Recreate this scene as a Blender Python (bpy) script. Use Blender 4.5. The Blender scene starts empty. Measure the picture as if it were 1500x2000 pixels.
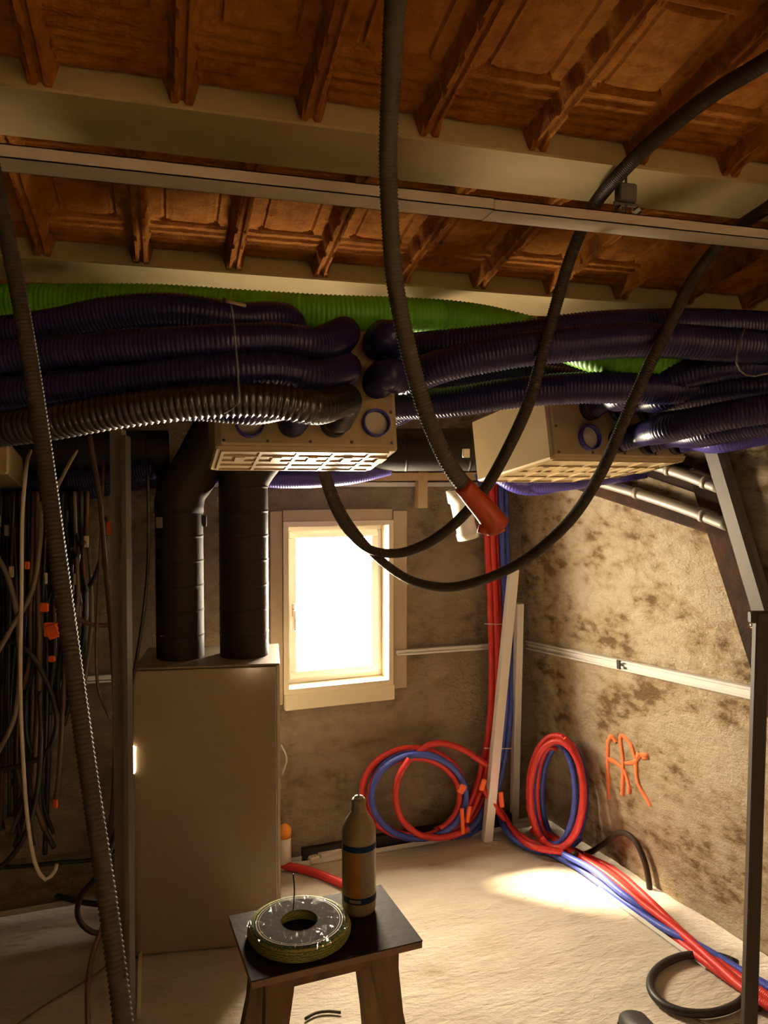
import bpy, math, random
from mathutils import Vector, Matrix, noise
from mathutils.bvhtree import BVHTree
random.seed(7)
C = bpy.context.scene.collection
SC = bpy.context.scene

# ------------------------------------------------------------------ camera
EYE = 1.65
FPX = 1500.0
yaw = math.atan(430/1500); pit = math.atan(55/1500)
F = Vector((math.sin(yaw)*math.cos(pit), math.cos(yaw)*math.cos(pit), -math.sin(pit)))
R = Vector((math.cos(yaw), -math.sin(yaw), 0))
U = R.cross(F)
CAM = Vector((0, 0, EYE))
cd = bpy.data.cameras.new('camera'); cam = bpy.data.objects.new('camera', cd); C.objects.link(cam)
cd.sensor_fit = 'VERTICAL'; cd.sensor_height = 32.0; cd.lens = 32.0*FPX/2000.0
cd.clip_start = 0.02
cam.matrix_world = Matrix(((R.x, U.x, -F.x, CAM.x), (R.y, U.y, -F.y, CAM.y), (R.z, U.z, -F.z, CAM.z), (0, 0, 0, 1)))
SC.camera = cam

# ------------------------------------------------------------------ world, lights, exposure
SC.view_settings.view_transform = 'Standard'
SC.view_settings.look = 'None'
SC.view_settings.exposure = 0.0
SC.view_settings.gamma = 1.0
w = bpy.data.worlds.new('world'); SC.world = w; w.use_nodes = True
bg = w.node_tree.nodes['Background']
bg.inputs[0].default_value = (1.0, 0.83, 0.60, 1); bg.inputs[1].default_value = 165.0

def lamp(name, kind, loc, energy, color, direction=None, **kw):
    l = bpy.data.lights.new(name, kind); l.energy = energy; l.color = color
    for k, v in kw.items(): setattr(l, k, v)
    o = bpy.data.objects.new(name, l); C.objects.link(o); o.location = loc
    if direction is not None:
        o.rotation_euler = Vector(direction).to_track_quat('-Z', 'Y').to_euler()
    return o
lamp('sun', 'SUN', (0, 6, 5), 85.0, (1.0, 0.80, 0.54), (0.82, -0.58, -1.06), angle=math.radians(8))
# a warm site lamp standing low on the floor beside the photographer, a bulb higher up behind
lamp('floor_work_lamp', 'SPOT', (-0.16, -0.30, 0.35), 7, (1.0, 0.66, 0.34), (0.25, 1.0, 0.42),
     spot_size=math.radians(150), spot_blend=0.7, shadow_soft_size=0.05)
lamp('ceiling_bulb', 'POINT', (1.0, -0.9, 2.2), 5, (1.0, 0.74, 0.46), shadow_soft_size=0.12)
po = lamp('window_portal', 'AREA', (0.76, 3.34, 1.10), 1, (1, 1, 1), (0, -1, 0), shape='RECTANGLE', size=0.5, size_y=0.75)
po.data.cycles.is_portal = True

# ------------------------------------------------------------------ picture-to-place helpers
def ray(x, y): return F + R*((x-750)/FPX) - U*((y-1000)/FPX)
def at(x, y, d): return CAM + ray(x, y)*d
def onz(x, y, h=0.0):
    d = ray(x, y); return CAM + d*((h-EYE)/d.z)
BW_O = Vector((0, 3.24, 0)); BW_U = Vector((1, .085, 0)).normalized(); BW_N = Vector((BW_U.y, -BW_U.x, 0))
def plane(x, y, o, n, off=0.0):
    d = ray(x, y); return CAM + d*(((o + n*off) - CAM).dot(n)/d.dot(n))
def onback(x, y, off=0.0): return plane(x, y, BW_O, BW_N, off)
RA = Vector((1.79, 3.40, 0)); RB = Vector((2.03, 2.06, 0)); RT = Vector((1.64, 3.38, 1.65))
RW_U = (RB-RA).normalized(); RW_N = (RT-RA).cross(RW_U).normalized()
if RW_N.x > 0: RW_N = -RW_N
RW_V = RW_U.cross(RW_N)
if RW_V.z < 0: RW_V = -RW_V
def onright(x, y, off=0.0): return plane(x, y, RA, RW_N, off)
def atY(x, y, Y): 
    d = ray(x, y); return CAM + d*(Y/d.y)
SL = 0.176
def zceil(Y): return 2.39 - SL*(Y-1.465)

# ------------------------------------------------------------------ materials
def new_mat(name):
    m = bpy.data.materials.new(name); m.use_nodes = True
    return m, m.node_tree.nodes, m.node_tree.links, m.node_tree.nodes['Principled BSDF']
def plain(name, col, rough=0.5, metal=0.0, spec=0.5, bump=0.0, bscale=60, vary=0.12, coat=0.0):
    m, N, L, b = new_mat(name)
    tc = N.new('ShaderNodeTexCoord'); no = N.new('ShaderNodeTexNoise'); no.inputs['Scale'].default_value = bscale*.3
    no.inputs['Detail'].default_value = 4
    L.new(tc.outputs['Object'], no.inputs['Vector'])
    mx = N.new('ShaderNodeMix'); mx.data_type = 'RGBA'
    mx.inputs[6].default_value = (*[c*(1-vary) for c in col], 1); mx.inputs[7].default_value = (*[min(1, c*(1+vary)) for c in col], 1)
    L.new(no.outputs[0], mx.inputs[0]); L.new(mx.outputs[2], b.inputs['Base Color'])
    b.inputs['Roughness'].default_value = rough; b.inputs['Metallic'].default_value = metal
    b.inputs['Specular IOR Level'].default_value = spec; b.inputs['Coat Weight'].default_value = coat
    if bump:
        n2 = N.new('ShaderNodeTexNoise'); n2.inputs['Scale'].default_value = bscale; n2.inputs['Detail'].default_value = 3
        L.new(tc.outputs['Object'], n2.inputs['Vector'])
        bp = N.new('ShaderNodeBump'); bp.inputs['Strength'].default_value = bump; bp.inputs['Distance'].default_value = .01
        L.new(n2.outputs[0], bp.inputs['Height']); L.new(bp.outputs[0], b.inputs['Normal'])
    return m
def stone(name, light, mid, dark, scale=9, dist=0.03, streak=(1, 1, 1), thr=(.36, .5, .66), strength=.8):
    m, N, L, b = new_mat(name)
    tc = N.new('ShaderNodeTexCoord'); mp = N.new('ShaderNodeMapping'); mp.inputs['Scale'].default_value = streak
    L.new(tc.outputs['Object'], mp.inputs['Vector'])
    a = N.new('ShaderNodeTexNoise'); a.inputs['Scale'].default_value = scale; a.inputs['Detail'].default_value = 9; a.inputs['Roughness'].default_value = .68
    L.new(mp.outputs[0], a.inputs['Vector'])
    big = N.new('ShaderNodeTexNoise'); big.inputs['Scale'].default_value = scale*.25; big.inputs['Detail'].default_value = 3
    L.new(mp.outputs[0], big.inputs['Vector'])
    add = N.new('ShaderNodeMath'); add.operation = 'MULTIPLY_ADD'; add.inputs[1].default_value = .55
    L.new(big.outputs[0], add.inputs[0]); 
    s = N.new('ShaderNodeMath'); s.operation = 'MULTIPLY'; s.inputs[1].default_value = .5; L.new(a.outputs[0], s.inputs[0]); L.new(s.outputs[0], add.inputs[2])
    cr = N.new('ShaderNodeValToRGB'); e = cr.color_ramp.elements
    e[0].position = thr[0]; e[0].color = (*dark, 1); e[1].position = thr[2]; e[1].color = (*light, 1)
    q = e.new(thr[1]); q.color = (*mid, 1)
    L.new(add.outputs[0], cr.inputs[0]); L.new(cr.outputs[0], b.inputs['Base Color'])
    b.inputs['Roughness'].default_value = .88; b.inputs['Specular IOR Level'].default_value = .25
    f = N.new('ShaderNodeTexNoise'); f.inputs['Scale'].default_value = scale*5; f.inputs['Detail'].default_value = 8; f.inputs['Roughness'].default_value = .65
    L.new(mp.outputs[0], f.inputs['Vector'])
    m2 = N.new('ShaderNodeMath'); m2.operation = 'MULTIPLY_ADD'; m2.inputs[1].default_value = .45
    L.new(f.outputs[0], m2.inputs[0]); L.new(a.outputs[0], m2.inputs[2])
    bp = N.new('ShaderNodeBump'); bp.inputs['Strength'].default_value = strength; bp.inputs['Distance'].default_value = dist
    L.new(m2.outputs[0], bp.inputs['Height']); L.new(bp.outputs[0], b.inputs['Normal'])
    return m
M = {}
M['wall_r'] = stone('lime_render', (.60, .50, .35), (.45, .34, .205), (.20, .125, .055), scale=15, dist=.035, streak=(1, 1, 1.7), thr=(.40, .48, .60))
M['wall_b'] = stone('rubble_render', (.68, .55, .38), (.54, .42, .28), (.28, .20, .12), scale=12, dist=.13, streak=(1, 1, 1.5), thr=(.34, .48, .64), strength=1.0)
M['floor'] = stone('rough_concrete', (.60, .53, .42), (.52, .44, .34), (.32, .25, .16), scale=5, dist=.025, streak=(.75, 1.6, 1), thr=(.34, .45, .60), strength=1.0)
M['clay'] = stone('fired_clay', (.40, .150, .022), (.32, .108, .015), (.19, .058, .009), scale=30, dist=.012, thr=(.34, .48, .62), strength=.9)
M['clay'].node_tree.nodes['Principled BSDF'].inputs['Specular IOR Level'].default_value = .04
M['beam'] = stone('beam_concrete', (.42, .31, .14), (.34, .25, .11), (.22, .15, .06), scale=7, dist=.006, streak=(.4, 1, 1), thr=(.28, .48, .66), strength=.35)
M['shaded_wood'] = stone('shaded_timber', (.07, .028, .011), (.03, .013, .006), (.012, .007, .004), scale=9, dist=.01)  # timber brown taken near black to hold the shade behind the strut
M['pale_wood'] = stone('pale_timber', (.55, .40, .22), (.48, .34, .18), (.34, .23, .11), scale=9, dist=.004, streak=(1, 1, .3))
M['stool_top'] = plain('stained_plywood', (.016, .009, .006), .6, spec=.05, bump=.15, bscale=40, vary=.4)
M['stool_edge'] = plain('plywood_edge', (.16, .085, .04), .6, vary=.3)
M['stool_leg'] = stone('worn_wood', (.17, .105, .05), (.12, .07, .032), (.055, .03, .016), scale=12, dist=.004, streak=(2, 2, .4))
M['galv'] = plain('galvanised_steel', (.34, .31, .26), .5, .3, vary=.08)
M['profile'] = plain('zinc_profile', (.60, .51, .39), .6, .05, vary=.05)
M['galv_dark'] = plain('dull_steel', (.10, .085, .07), .5, .3, vary=.15)
M['white_metal'] = plain('white_rail', (.78, .76, .72), .35, .15, vary=.04)
M['purple'] = plain('purple_hose', (.016, .012, .060), .30, spec=.35, vary=.1)
M['purple2'] = plain('bright_purple_hose', (.05, .04, .27), .34, spec=.5, vary=.1)
M['blackhose'] = plain('black_ribbed_hose', (.012, .009, .007), .28, spec=.9, vary=.1)
M['green'] = plain('green_hose', (.13, .42, .008), .45, spec=.4, vary=.1)
M['grey'] = plain('grey_conduit', (.050, .036, .024), .6, spec=.22, vary=.12)
M['grey2'] = plain('pale_grey_conduit', (.085, .066, .042), .6, spec=.22, vary=.12)
M['blackcable'] = plain('black_cable', (.016, .012, .010), .42, spec=.5)
M['greycable'] = plain('grey_cable', (.14, .11, .085), .5)
M['whitecable'] = plain('white_cable', (.62, .55, .46), .4)
M['browncable'] = plain('brown_cable', (.10, .05, .028), .5)
M['duct'] = plain('black_duct', (.018, .013, .011), .6, spec=.15, bump=.12, bscale=50, vary=.15)
M['box'] = plain('cream_plastic', (.50, .37, .19), .22, spec=.55, vary=.05)
M['red'] = plain('red_tube', (.56, .034, .028), .42, spec=.4, vary=.1)
M['blue'] = plain('blue_tube', (.055, .085, .42), .42, spec=.4, vary=.1)
M['orange'] = plain('orange_tape', (.85, .13, .02), .5, vary=.1)
M['prop'] = plain('brown_steel', (.045, .032, .022), .55, 0, spec=.3)
M['sleeve'] = plain('dark_orange_sleeve', (.50, .065, .012), .5, vary=.25)
M['spray'] = plain('orange_spray', (.85, .22, .07), .8, vary=.2)
M['cab'] = plain('cabinet_paint', (.235, .175, .112), .11, spec=.55, vary=.02)
M['cab_edge'] = plain('cabinet_casing', (.46, .40, .31), .35, vary=.03)
M['cab_top'] = plain('cabinet_top', (.16, .12, .08), .5)
M['pvc'] = plain('white_pvc', (.80, .76, .67), .35, vary=.03)
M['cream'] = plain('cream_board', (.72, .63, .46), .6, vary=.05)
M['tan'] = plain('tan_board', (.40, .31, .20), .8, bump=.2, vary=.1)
M['frame'] = plain('window_pvc', (.70, .69, .67), .4, vary=.02)
M['twine'] = plain('twine', (.12, .15, .11), .8)
M['black'] = plain('black_rubber', (.012, .010, .009), .5)
M['bottle'] = plain('milky_plastic', (.20, .15, .078), .35, spec=.4, vary=.05)
M['amber'] = plain('amber_label', (.21, .095, .012), .4, vary=.35, bscale=90)
M['greylabel'] = plain('grey_label', (.17, .125, .085), .45, vary=.1)
M['bluelabel'] = plain('blue_label', (.004, .018, .05), .6, spec=.1, vary=.1)
M['chrome'] = plain('chrome', (.7, .68, .62), .15, 1.0)
# bright tube of the small lamp behind the cabinet
m, N, L, b = new_mat('lamp_tube'); b.inputs['Emission Color'].default_value = (1, .80, .48, 1); b.inputs['Emission Strength'].default_value = 16; M['glow'] = m
# window glass
m, N, L, b = new_mat('window_glass'); N.remove(b)
tr = N.new('ShaderNodeBsdfTransparent'); gl = N.new('ShaderNodeBsdfGlossy'); gl.inputs['Roughness'].default_value = .02
mx = N.new('ShaderNodeMixShader'); mx.inputs[0].default_value = .07
L.new(tr.outputs[0], mx.inputs[1]); L.new(gl.outputs[0], mx.inputs[2])
L.new(mx.outputs[0], N['Material Output'].inputs[0]); M['glass'] = m
# shrink film round the wire coil
m, N, L, b = new_mat('shrink_film'); N.remove(b)
tr = N.new('ShaderNodeBsdfTransparent'); gl = N.new('ShaderNodeBsdfGlossy'); gl.inputs['Roughness'].default_value = .03
tc = N.new('ShaderNodeTexCoord'); no = N.new('ShaderNodeTexNoise'); no.inputs['Scale'].default_value = 26; no.inputs['Distortion'].default_value = 1.5
mp = N.new('ShaderNodeMapping'); mp.inputs['Scale'].default_value = (1, .35, 1); L.new(tc.outputs['Object'], mp.inputs[0]); L.new(mp.outputs[0], no.inputs['Vector'])
bp = N.new('ShaderNodeBump'); bp.inputs['Strength'].default_value = 1.0; bp.inputs['Distance'].default_value = .10
L.new(no.outputs[0], bp.inputs['Height']); L.new(bp.outputs[0], gl.inputs['Normal'])
mx = N.new('ShaderNodeMixShader'); mx.inputs[0].default_value = .022
L.new(tr.outputs[0], mx.inputs[1]); L.new(gl.outputs[0], mx.inputs[2]); L.new(mx.outputs[0], N['Material Output'].inputs[0]); M['film'] = m
# green and yellow earth wire
m, N, L, b = new_mat('earth_wire'); tc = N.new('ShaderNodeTexCoord'); wv = N.new('ShaderNodeTexWave'); wv.bands_direction = 'Z'
wv.inputs['Scale'].default_value = 60; wv.inputs['Distortion'].default_value = 5; wv.inputs['Detail'].default_value = 2; wv.inputs['Detail Scale'].default_value = 3
cr = N.new('ShaderNodeValToRGB'); e = cr.color_ramp.elements; e[0].position = .45; e[0].color = (.035, .10, .02, 1); e[1].position = .6; e[1].color = (.30, .24, .03, 1)
L.new(tc.outputs['Object'], wv.inputs['Vector']); L.new(wv.outputs[0], cr.inputs[0]); L.new(cr.outputs[0], b.inputs['Base Color']); b.inputs['Roughness'].default_value = .45; M['earth'] = m

# ------------------------------------------------------------------ mesh helpers
def link(name, verts, faces, mat, parent=None, smooth=False, origin=None):
    me = bpy.data.meshes.new(name)
    verts = [Vector(v) for v in verts]
    if origin is None and parent is None:
        lo = Vector([min(v[i] for v in verts) for i in range(3)]); hi = Vector([max(v[i] for v in verts) for i in range(3)])
        origin = Vector(((lo.x+hi.x)/2, (lo.y+hi.y)/2, lo.z))
    if parent is not None: origin = parent.location.copy() if parent.parent is None else parent.parent.location.copy()
    me.from_pydata([v-origin for v in verts], [], faces); me.update()
    mats = mat if isinstance(mat, list) else [mat]
    for mm in mats: me.materials.append(mm)
    if smooth:
        for p in me.polygons: p.use_smooth = True
    o = bpy.data.objects.new(name, me); C.objects.link(o)
    if parent is None: o.location = origin
    else:
        o.parent = parent
        if parent.parent is not None or parent.type == 'MESH' and parent.parent is None: pass
    return o
def tag(o, label=None, cat=None, group=None, kind=None):
    if label: o['label'] = label
    if cat: o['category'] = cat
    if group: o['group'] = group
    if kind: o['kind'] = kind
    return o
def empty(name, loc, label, cat, group=None):
    o = bpy.data.objects.new(name, None); C.objects.link(o); o.location = loc; o.empty_display_size = .05
    return tag(o, label, cat, group)
class MB:
    def __init__(s): s.v = []; s.f = []
    def add(s, v, f):
        n = len(s.v); s.v += [Vector(x) for x in v]; s.f += [[i+n for i in q] for q in f]; return s
    def obox(s, o, ax, ay, az, x0, x1, y0, y1, z0, z1, bev=0.0):
        # oriented box, optionally with chamfered edges
        o = Vector(o)
        if bev <= 0:
            vs = [o+ax*x+ay*y+az*z for z in (z0, z1) for y in (y0, y1) for x in (x0, x1)]
            return s.add(vs, [(0, 2, 3, 1), (4, 5, 7, 6), (0, 1, 5, 4), (2, 6, 7, 3), (0, 4, 6, 2), (1, 3, 7, 5)])
        def ring(z, i):
            return [o+ax*x+ay*y+az*z for x, y in ((x0+bev+i, y0+i), (x1-bev-i, y0+i), (x1-i, y0+bev+i), (x1-i, y1-bev-i), (x1-bev-i, y1-i), (x0+bev+i, y1-i), (x0+i, y1-bev-i), (x0+i, y0+bev+i))]
        vs = ring(z0, bev*.7)+ring(z0+bev, 0)+ring(z1-bev, 0)+ring(z1, bev*.7)
        fs = [list(range(7, -1, -1)), list(range(24, 32))]
        for k in range(3):
            for i in range(8): fs.append((k*8+i, k*8+(i+1) % 8, (k+1)*8+(i+1) % 8, (k+1)*8+i))
        return s.add(vs, fs)
    def bar(s, a, b, wdt, hgt, up=Vector((0, 0, 1)), bev=0):
        a = Vector(a); b = Vector(b); az = (b-a); ln = az.length; az.normalize()
        ax = az.cross(up)
        if ax.length < 1e-4: ax = az.cross(Vector((0, 1, 0)))
        ax.normalize(); ay = ax.cross(az)
        return s.obox(a, ax, ay, az, -wdt/2, wdt/2, -hgt/2, hgt/2, 0, ln, bev)
    def lathe(s, o, ax, prof, n=32, x=None):
        o = Vector(o); ax = Vector(ax).normalized(); x = Vector(x) if x is not None else (ax.cross(Vector((.3, .8, .1)))).normalized()
        y = ax.cross(x)
        vs = []; fs = []
        for r, h in prof:
            for i in range(n):
                t = 2*math.pi*i/n; vs.append(o+ax*h+(x*math.cos(t)+y*math.sin(t))*r)
        for k in range(len(prof)-1):
            for i in range(n): fs.append((k*n+i, k*n+(i+1) % n, (k+1)*n+(i+1) % n, (k+1)*n+i))
        return s.add(vs, fs)
    def tube(s, pts, r, n=12, rib=0, pitch=.008, seg=.02, closed=False, wob=0):
        P = spline(pts, min(seg, pitch/3.0) if rib else seg)
        vs = []; fs = []; 
        T = [(P[min(i+1, len(P)-1)]-P[max(i-1, 0)]).normalized() for i in range(len(P))]
        x = T[0].orthogonal().normalized(); dist = 0
        for i, p in enumerate(P):
            if i: dist += (P[i]-P[i-1]).length
            x = (x - T[i]*x.dot(T[i])).normalized(); y = T[i].cross(x)
            rr = r(i/(len(P)-1)) if callable(r) else r
            if rib: rr *= 1 - rib*(0.5-0.5*math.cos(2*math.pi*dist/pitch))
            for k in range(n):
                t = 2*math.pi*k/n; vs.append(p+(x*math.cos(t)+y*math.sin(t))*rr)
        for i in range(len(P)-1):
            for k in range(n): fs.append((i*n+k, i*n+(k+1) % n, (i+1)*n+(k+1) % n, (i+1)*n+k))
        fs.append(list(range(n-1, -1, -1))); fs.append(list(range((len(P)-1)*n, len(P)*n)))
        return s.add(vs, fs)
    def build(s, name, mat, parent=None, smooth=False):
        return link(name, s.v, s.f, mat, parent, smooth)
def spline(pts, step):
    pts = [Vector(p) for p in pts]
    if len(pts) == 2:
        n = max(1, int((pts[1]-pts[0]).length/step)); return [pts[0].lerp(pts[1], i/n) for i in range(n+1)]
    q = [pts[0]*2-pts[1]]+pts+[pts[-1]*2-pts[-2]]
    dense = []
    for i in range(1, len(q)-2):
        p0, p1, p2, p3 = q[i-1:i+3]
        t0 = 0; t1 = t0+max((p1-p0).length, 1e-5)**.5; t2 = t1+max((p2-p1).length, 1e-5)**.5; t3 = t2+max((p3-p2).length, 1e-5)**.5
        for k in range(24):
            t = t1+(t2-t1)*k/24
            A1 = p0*((t1-t)/(t1-t0))+p1*((t-t0)/(t1-t0)); A2 = p1*((t2-t)/(t2-t1))+p2*((t-t1)/(t2-t1)); A3 = p2*((t3-t)/(t3-t2))+p3*((t-t2)/(t3-t2))
            B1 = A1*((t2-t)/(t2-t0))+A2*((t-t0)/(t2-t0)); B2 = A2*((t3-t)/(t3-t1))+A3*((t-t1)/(t3-t1))
            dense.append(B1*((t2-t)/(t2-t1))+B2*((t-t1)/(t2-t1)))
    dense.append(pts[-1])
    out = [dense[0]]; acc = 0; last = dense[0]
    for p in dense[1:]:
        seg = (p-last).length
        while acc+seg >= step:
            t = (step-acc)/seg; last = last.lerp(p, t); out.append(last); seg = (p-last).length; acc = 0
        acc += seg; last = p
    if (out[-1]-dense[-1]).length > step*.3: out.append(dense[-1])
    return out
def hose(name, pts, r, mat, label, cat, group=None, rib=0.0, pitch=.008, n=12, seg=.02, parent=None):
    o = MB().tube(pts, r, n, rib, pitch, seg).build(name, mat, parent, True)
    return tag(o, label, cat, group) if parent is None else o
def A(lst): return [at(*p) for p in lst]

# ------------------------------------------------------------------ the room
fl = MB(); nx, ny = 130, 150
for j in range(ny+1):
    for i in range(nx+1):
        x = -2.6+5.6*i/nx; y = -2.8+6.6*j/ny
        fl.v.append(Vector((x, y, .006*noise.noise(Vector((x*1.2, y*6, 0)))-.004 - .0)))
for j in range(ny):
    for i in range(nx): a = j*(nx+1)+i; fl.f.append((a, a+1, a+nx+2, a+nx+1))
n0 = len(fl.v); fl.obox((0, 0, 0), Vector((1, 0, 0)), Vector((0, 1, 0)), Vector((0, 0, 1)), -2.6, 3.0, -2.8, 3.8, -.2, -.03)
tag(fl.build('floor', M['floor'], smooth=True), kind='structure')

def rough_wall(name, o, u, v, n, L_, H_, step, amp, mat, hole=None, thick=.3, seed=0, hfun=None):
    mb = MB()
    us = [i*step for i in range(int(L_/step)+1)]; vs = [j*step for j in range(int(H_/step)+1)]
    if hole:
        us = sorted([a for a in us if min(abs(a-hole[0]), abs(a-hole[1])) > step*.4]+[hole[0], hole[1]])
        vs = sorted([a for a in vs if min(abs(a-hole[2]), abs(a-hole[3])) > step*.4]+[hole[2], hole[3]])
    W_ = len(us)
    for b in vs:
        for a in us:
            p = o+u*a+v*b
            if hfun: p = p+n*hfun(b)
            q = Vector((a*3.1+seed, b*4.2, seed))
            h = amp*(noise.noise(q)+.6*noise.noise(q*2.3)+.45*noise.noise(q*5.7)+.25*noise.noise(q*12.1))
            if hole:
                dx = max(hole[0]-a, a-hole[1], 0); dy = max(hole[2]-b, b-hole[3], 0); h *= min(1, math.hypot(dx, dy)/.12)
            mb.v.append(p+n*h)
    for j in range(len(vs)-1):
        for i in range(W_-1):
            if hole and us[i] >= hole[0]-1e-6 and us[i+1] <= hole[1]+1e-6 and vs[j] >= hole[2]-1e-6 and vs[j+1] <= hole[3]+1e-6: continue
            a = j*W_+i; mb.f.append((a, a+1, a+W_+1, a+W_))
    # masonry body behind the rendered face
    def blk(x0, x1, y0, y1): mb.obox(o, u, v, n, x0, x1, y0, y1, -thick, -amp*2.4-.005)
    if hole:
        blk(0, hole[0], 0, H_); blk(hole[1], L_, 0, H_); blk(hole[0], hole[1], 0, hole[2]); blk(hole[0], hole[1], hole[3], H_)
    elif hfun:
        blk(0, L_, 0, 1.80); mb.obox(o, u, v, n, 0, L_, 1.8, H_, -thick-.6, -.58)
    else: blk(0, L_, 0, H_)
    return tag(mb.build(name, mat, smooth=True), kind='structure'), mb
# window opening, in wall coordinates (u along the wall from X=-2.5)
BO = BW_O + BW_U*(-2.5)
def bu(x, y, off=0): return (onback(x, y, off)-BO).dot(BW_U)
HU0, HU1 = bu(554, 1180), bu(764, 1180)
HZ0, HZ1 = (onback(660, 1343).z), (onback(650, 1019).z)
Z = Vector((0, 0, 1))
wb, _ = rough_wall('wall_back', BO, BW_U, Z, BW_N, 4.75, 2.20, .03, .022, M['wall_b'], hole=(HU0, HU1, HZ0, HZ1), thick=.15, seed=3)
wr, wrm = rough_wall('wall_right', RA-RW_U*.35, RW_U, RW_V, RW_N, 6.3, 3.3, .03, .010, M['wall_r'], seed=9, hfun=lambda b: -min(.55, max(0, b-1.84)*2.2))
mb = MB(); mb.obox((-2.5, 0, 0), Vector((1, 0, 0)), Vector((0, 1, 0)), Z, -.2, 0, -2.8, 3.4, -.05, 3.3)
tag(mb.build('wall_left', M['wall_b']), kind='structure')
mb = MB(); mb.obox((0, -2.7, 0), Vector((1, 0, 0)), Vector((0, 1, 0)), Z, -2.6, 3.4, -.2, 0, -.05, 3.4)
tag(mb.build('wall_front', M['wall_b']), kind='structure')

# clay-block ceiling between the beams
cb = MB(); PX = .2395
BY = [1.487+.6575*k for k in range(-6, 4)]; BWD = .15
def relief(u, v, Lb):
    # u 0..1 across one block (rib on the joint), v metres from the near edge
    du = min(u, 1-u)*PX
    e = min(v, Lb-v)
    wd = .019 + .010*max(0, 1-e/.06) + .003*math.sin(v*75)*(1 if e > .07 else 0)
    rd = .036 + .012*max(0, 1-e/.05)
    if du < wd-.004: h = rd - (.008 if du < .0035 else 0)
    elif du < wd+.004: h = rd*(1-(du-wd+.004)/.008)*.8
    else: h = .0
    if du >= wd+.004:
        if e < .16: h += .0045*(1 if math.sin(e*2*math.pi/.028) > 0 else 0)
        else:
            q = du - .052; 
            if 0 < q < .008 or (.165 < e < .173 and du > .05): h -= .007
            elif q > .020: h += .003
        if e < .012: h -= .03
    return h
usamp = [0, .012, .03, .055, .08, .095, .11, .125, .14, .16, .19, .215, .235, .25, .265, .29, .33, .4, .5, .6, .67, .71, .735, .75, .765, .785, .81, .84, .86, .875, .89, .905, .92, .945, .97, .988]
for bi in range(len(BY)-1):
    y0 = BY[bi]+BWD-.015; y1 = BY[bi+1]+.01; Lb = y1-y0
    x0 = -.196-.24*9 if bi % 2 == 0 else -.196-.24*9
    x0 += .03*((bi*7) % 3-1) if bi != 4 and bi != 5 else (0 if bi == 5 else 0)
    vss = [Lb*k/70 for k in range(71)]
    cols = []
    ncol = 21
    for c in range(ncol):
        for us_ in usamp: cols.append((c, us_))
    base = len(cb.v); W_ = len(cols)
    sh = -.06 if bi >= 6 else 0.0
    for v_ in vss:
        for c, us_ in cols:
            Y = y0+v_; X = x0+sh+(c+us_)*PX
            cb.v.append(Vector((X, Y, zceil(Y)-relief(us_, v_, Lb)+.002*noise.noise(Vector((X*30, Y*30, 0))))))
    for j in range(len(vss)-1):
        for i in range(W_-1):
            a = base+j*W_+i; cb.f.append((a, a+W_, a+W_+1, a+1))
SV = Vector((0, 1, -SL))
cb.obox((0, 1.465, 2.39), Vector((1, 0, 0)), SV, Z, -2.7, 3.2, -4.3, 1.93, .05, .25)
tag(cb.build('ceiling', M['clay']), kind='structure')
bl = {6: 'nearest concrete ceiling beam, running across the picture above the metal profile',
      7: 'concrete ceiling beam directly above the green hose and hose bundle',
      8: 'concrete ceiling beam mostly hidden behind the dark hoses'}
for k, yb in enumerate(BY):
    if yb > 3.3 or yb < -2.5: continue
    mb = MB(); o = Vector((0, yb, zceil(yb)))
    mb.obox(o, Vector((1, 0, 0)), SV.normalized(), Vector((0, SL, 1)).normalized(), -2.45, 2.9, 0, BWD, -.05, .055, .004)
    kk = k if k in bl else None
    tag(mb.build('concrete_beam', M['beam']), bl.get(k, 'concrete ceiling beam behind the camera, outside the picture'), 'beam', 'ceiling beams')

# ------------------------------------------------------------------ window
def wq(u, z, off): return BO+BW_U*u+Z*z+BW_N*off
def wbox(mb, u0, u1, z0, z1, o0, o1, bev=0): return mb.obox(BO, BW_U, Z, BW_N, u0, u1, z0, z1, o0, o1, bev)
def frame_boxes(mb, u0, u1, z0, z1, t, o0, o1, bev=0):
    wbox(mb, u0, u1, z0, z0+t, o0, o1, bev); wbox(mb, u0, u1, z1-t, z1, o0, o1, bev)
    wbox(mb, u0, u0+t, z0+t, z1-t, o0, o1, bev); wbox(mb, u1-t, u1, z0+t, z1-t, o0, o1, bev)
win = bpy.data.objects.new('window_1', None); C.objects.link(win); win.location = wq((HU0+HU1)/2, HZ0, 0); win['kind'] = 'structure'
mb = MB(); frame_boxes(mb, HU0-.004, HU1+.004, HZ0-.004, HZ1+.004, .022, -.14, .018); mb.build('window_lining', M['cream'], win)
mb = MB(); frame_boxes(mb, HU0+.018, HU1-.018, HZ0+.018, HZ1-.018, .026, -.13, -.075, .003); mb.build('window_frame', M['frame'], win)
mb = MB(); frame_boxes(mb, HU0+.040, HU1-.040, HZ0+.040, HZ1-.040, .034, -.115, -.060, .004); sash = mb.build('window_sash', M['frame'], win)
mb = MB(); wbox(mb, HU0+.07, HU1-.07, HZ0+.07, HZ1-.07, -.095, -.091); mb.build('window_pane', M['glass'], win)
mb = MB(); zc_ = (HZ0+HZ1)/2-.02; wbox(mb, HU0+.050, HU0+.064, zc_-.03, zc_+.03, -.060, -.050, .002); wbox(mb, HU0+.051, HU0+.063, zc_-.09, zc_+.005, -.05, -.025, .003)
mb.build('window_handle', M['chrome'], win)
mb = MB(); wbox(mb, HU0-.002, HU1+.01, HZ0-.075, HZ0-.004, -.005, .022, .004); tag(mb.build('trim_1', M['cream']), kind='structure')
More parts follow.
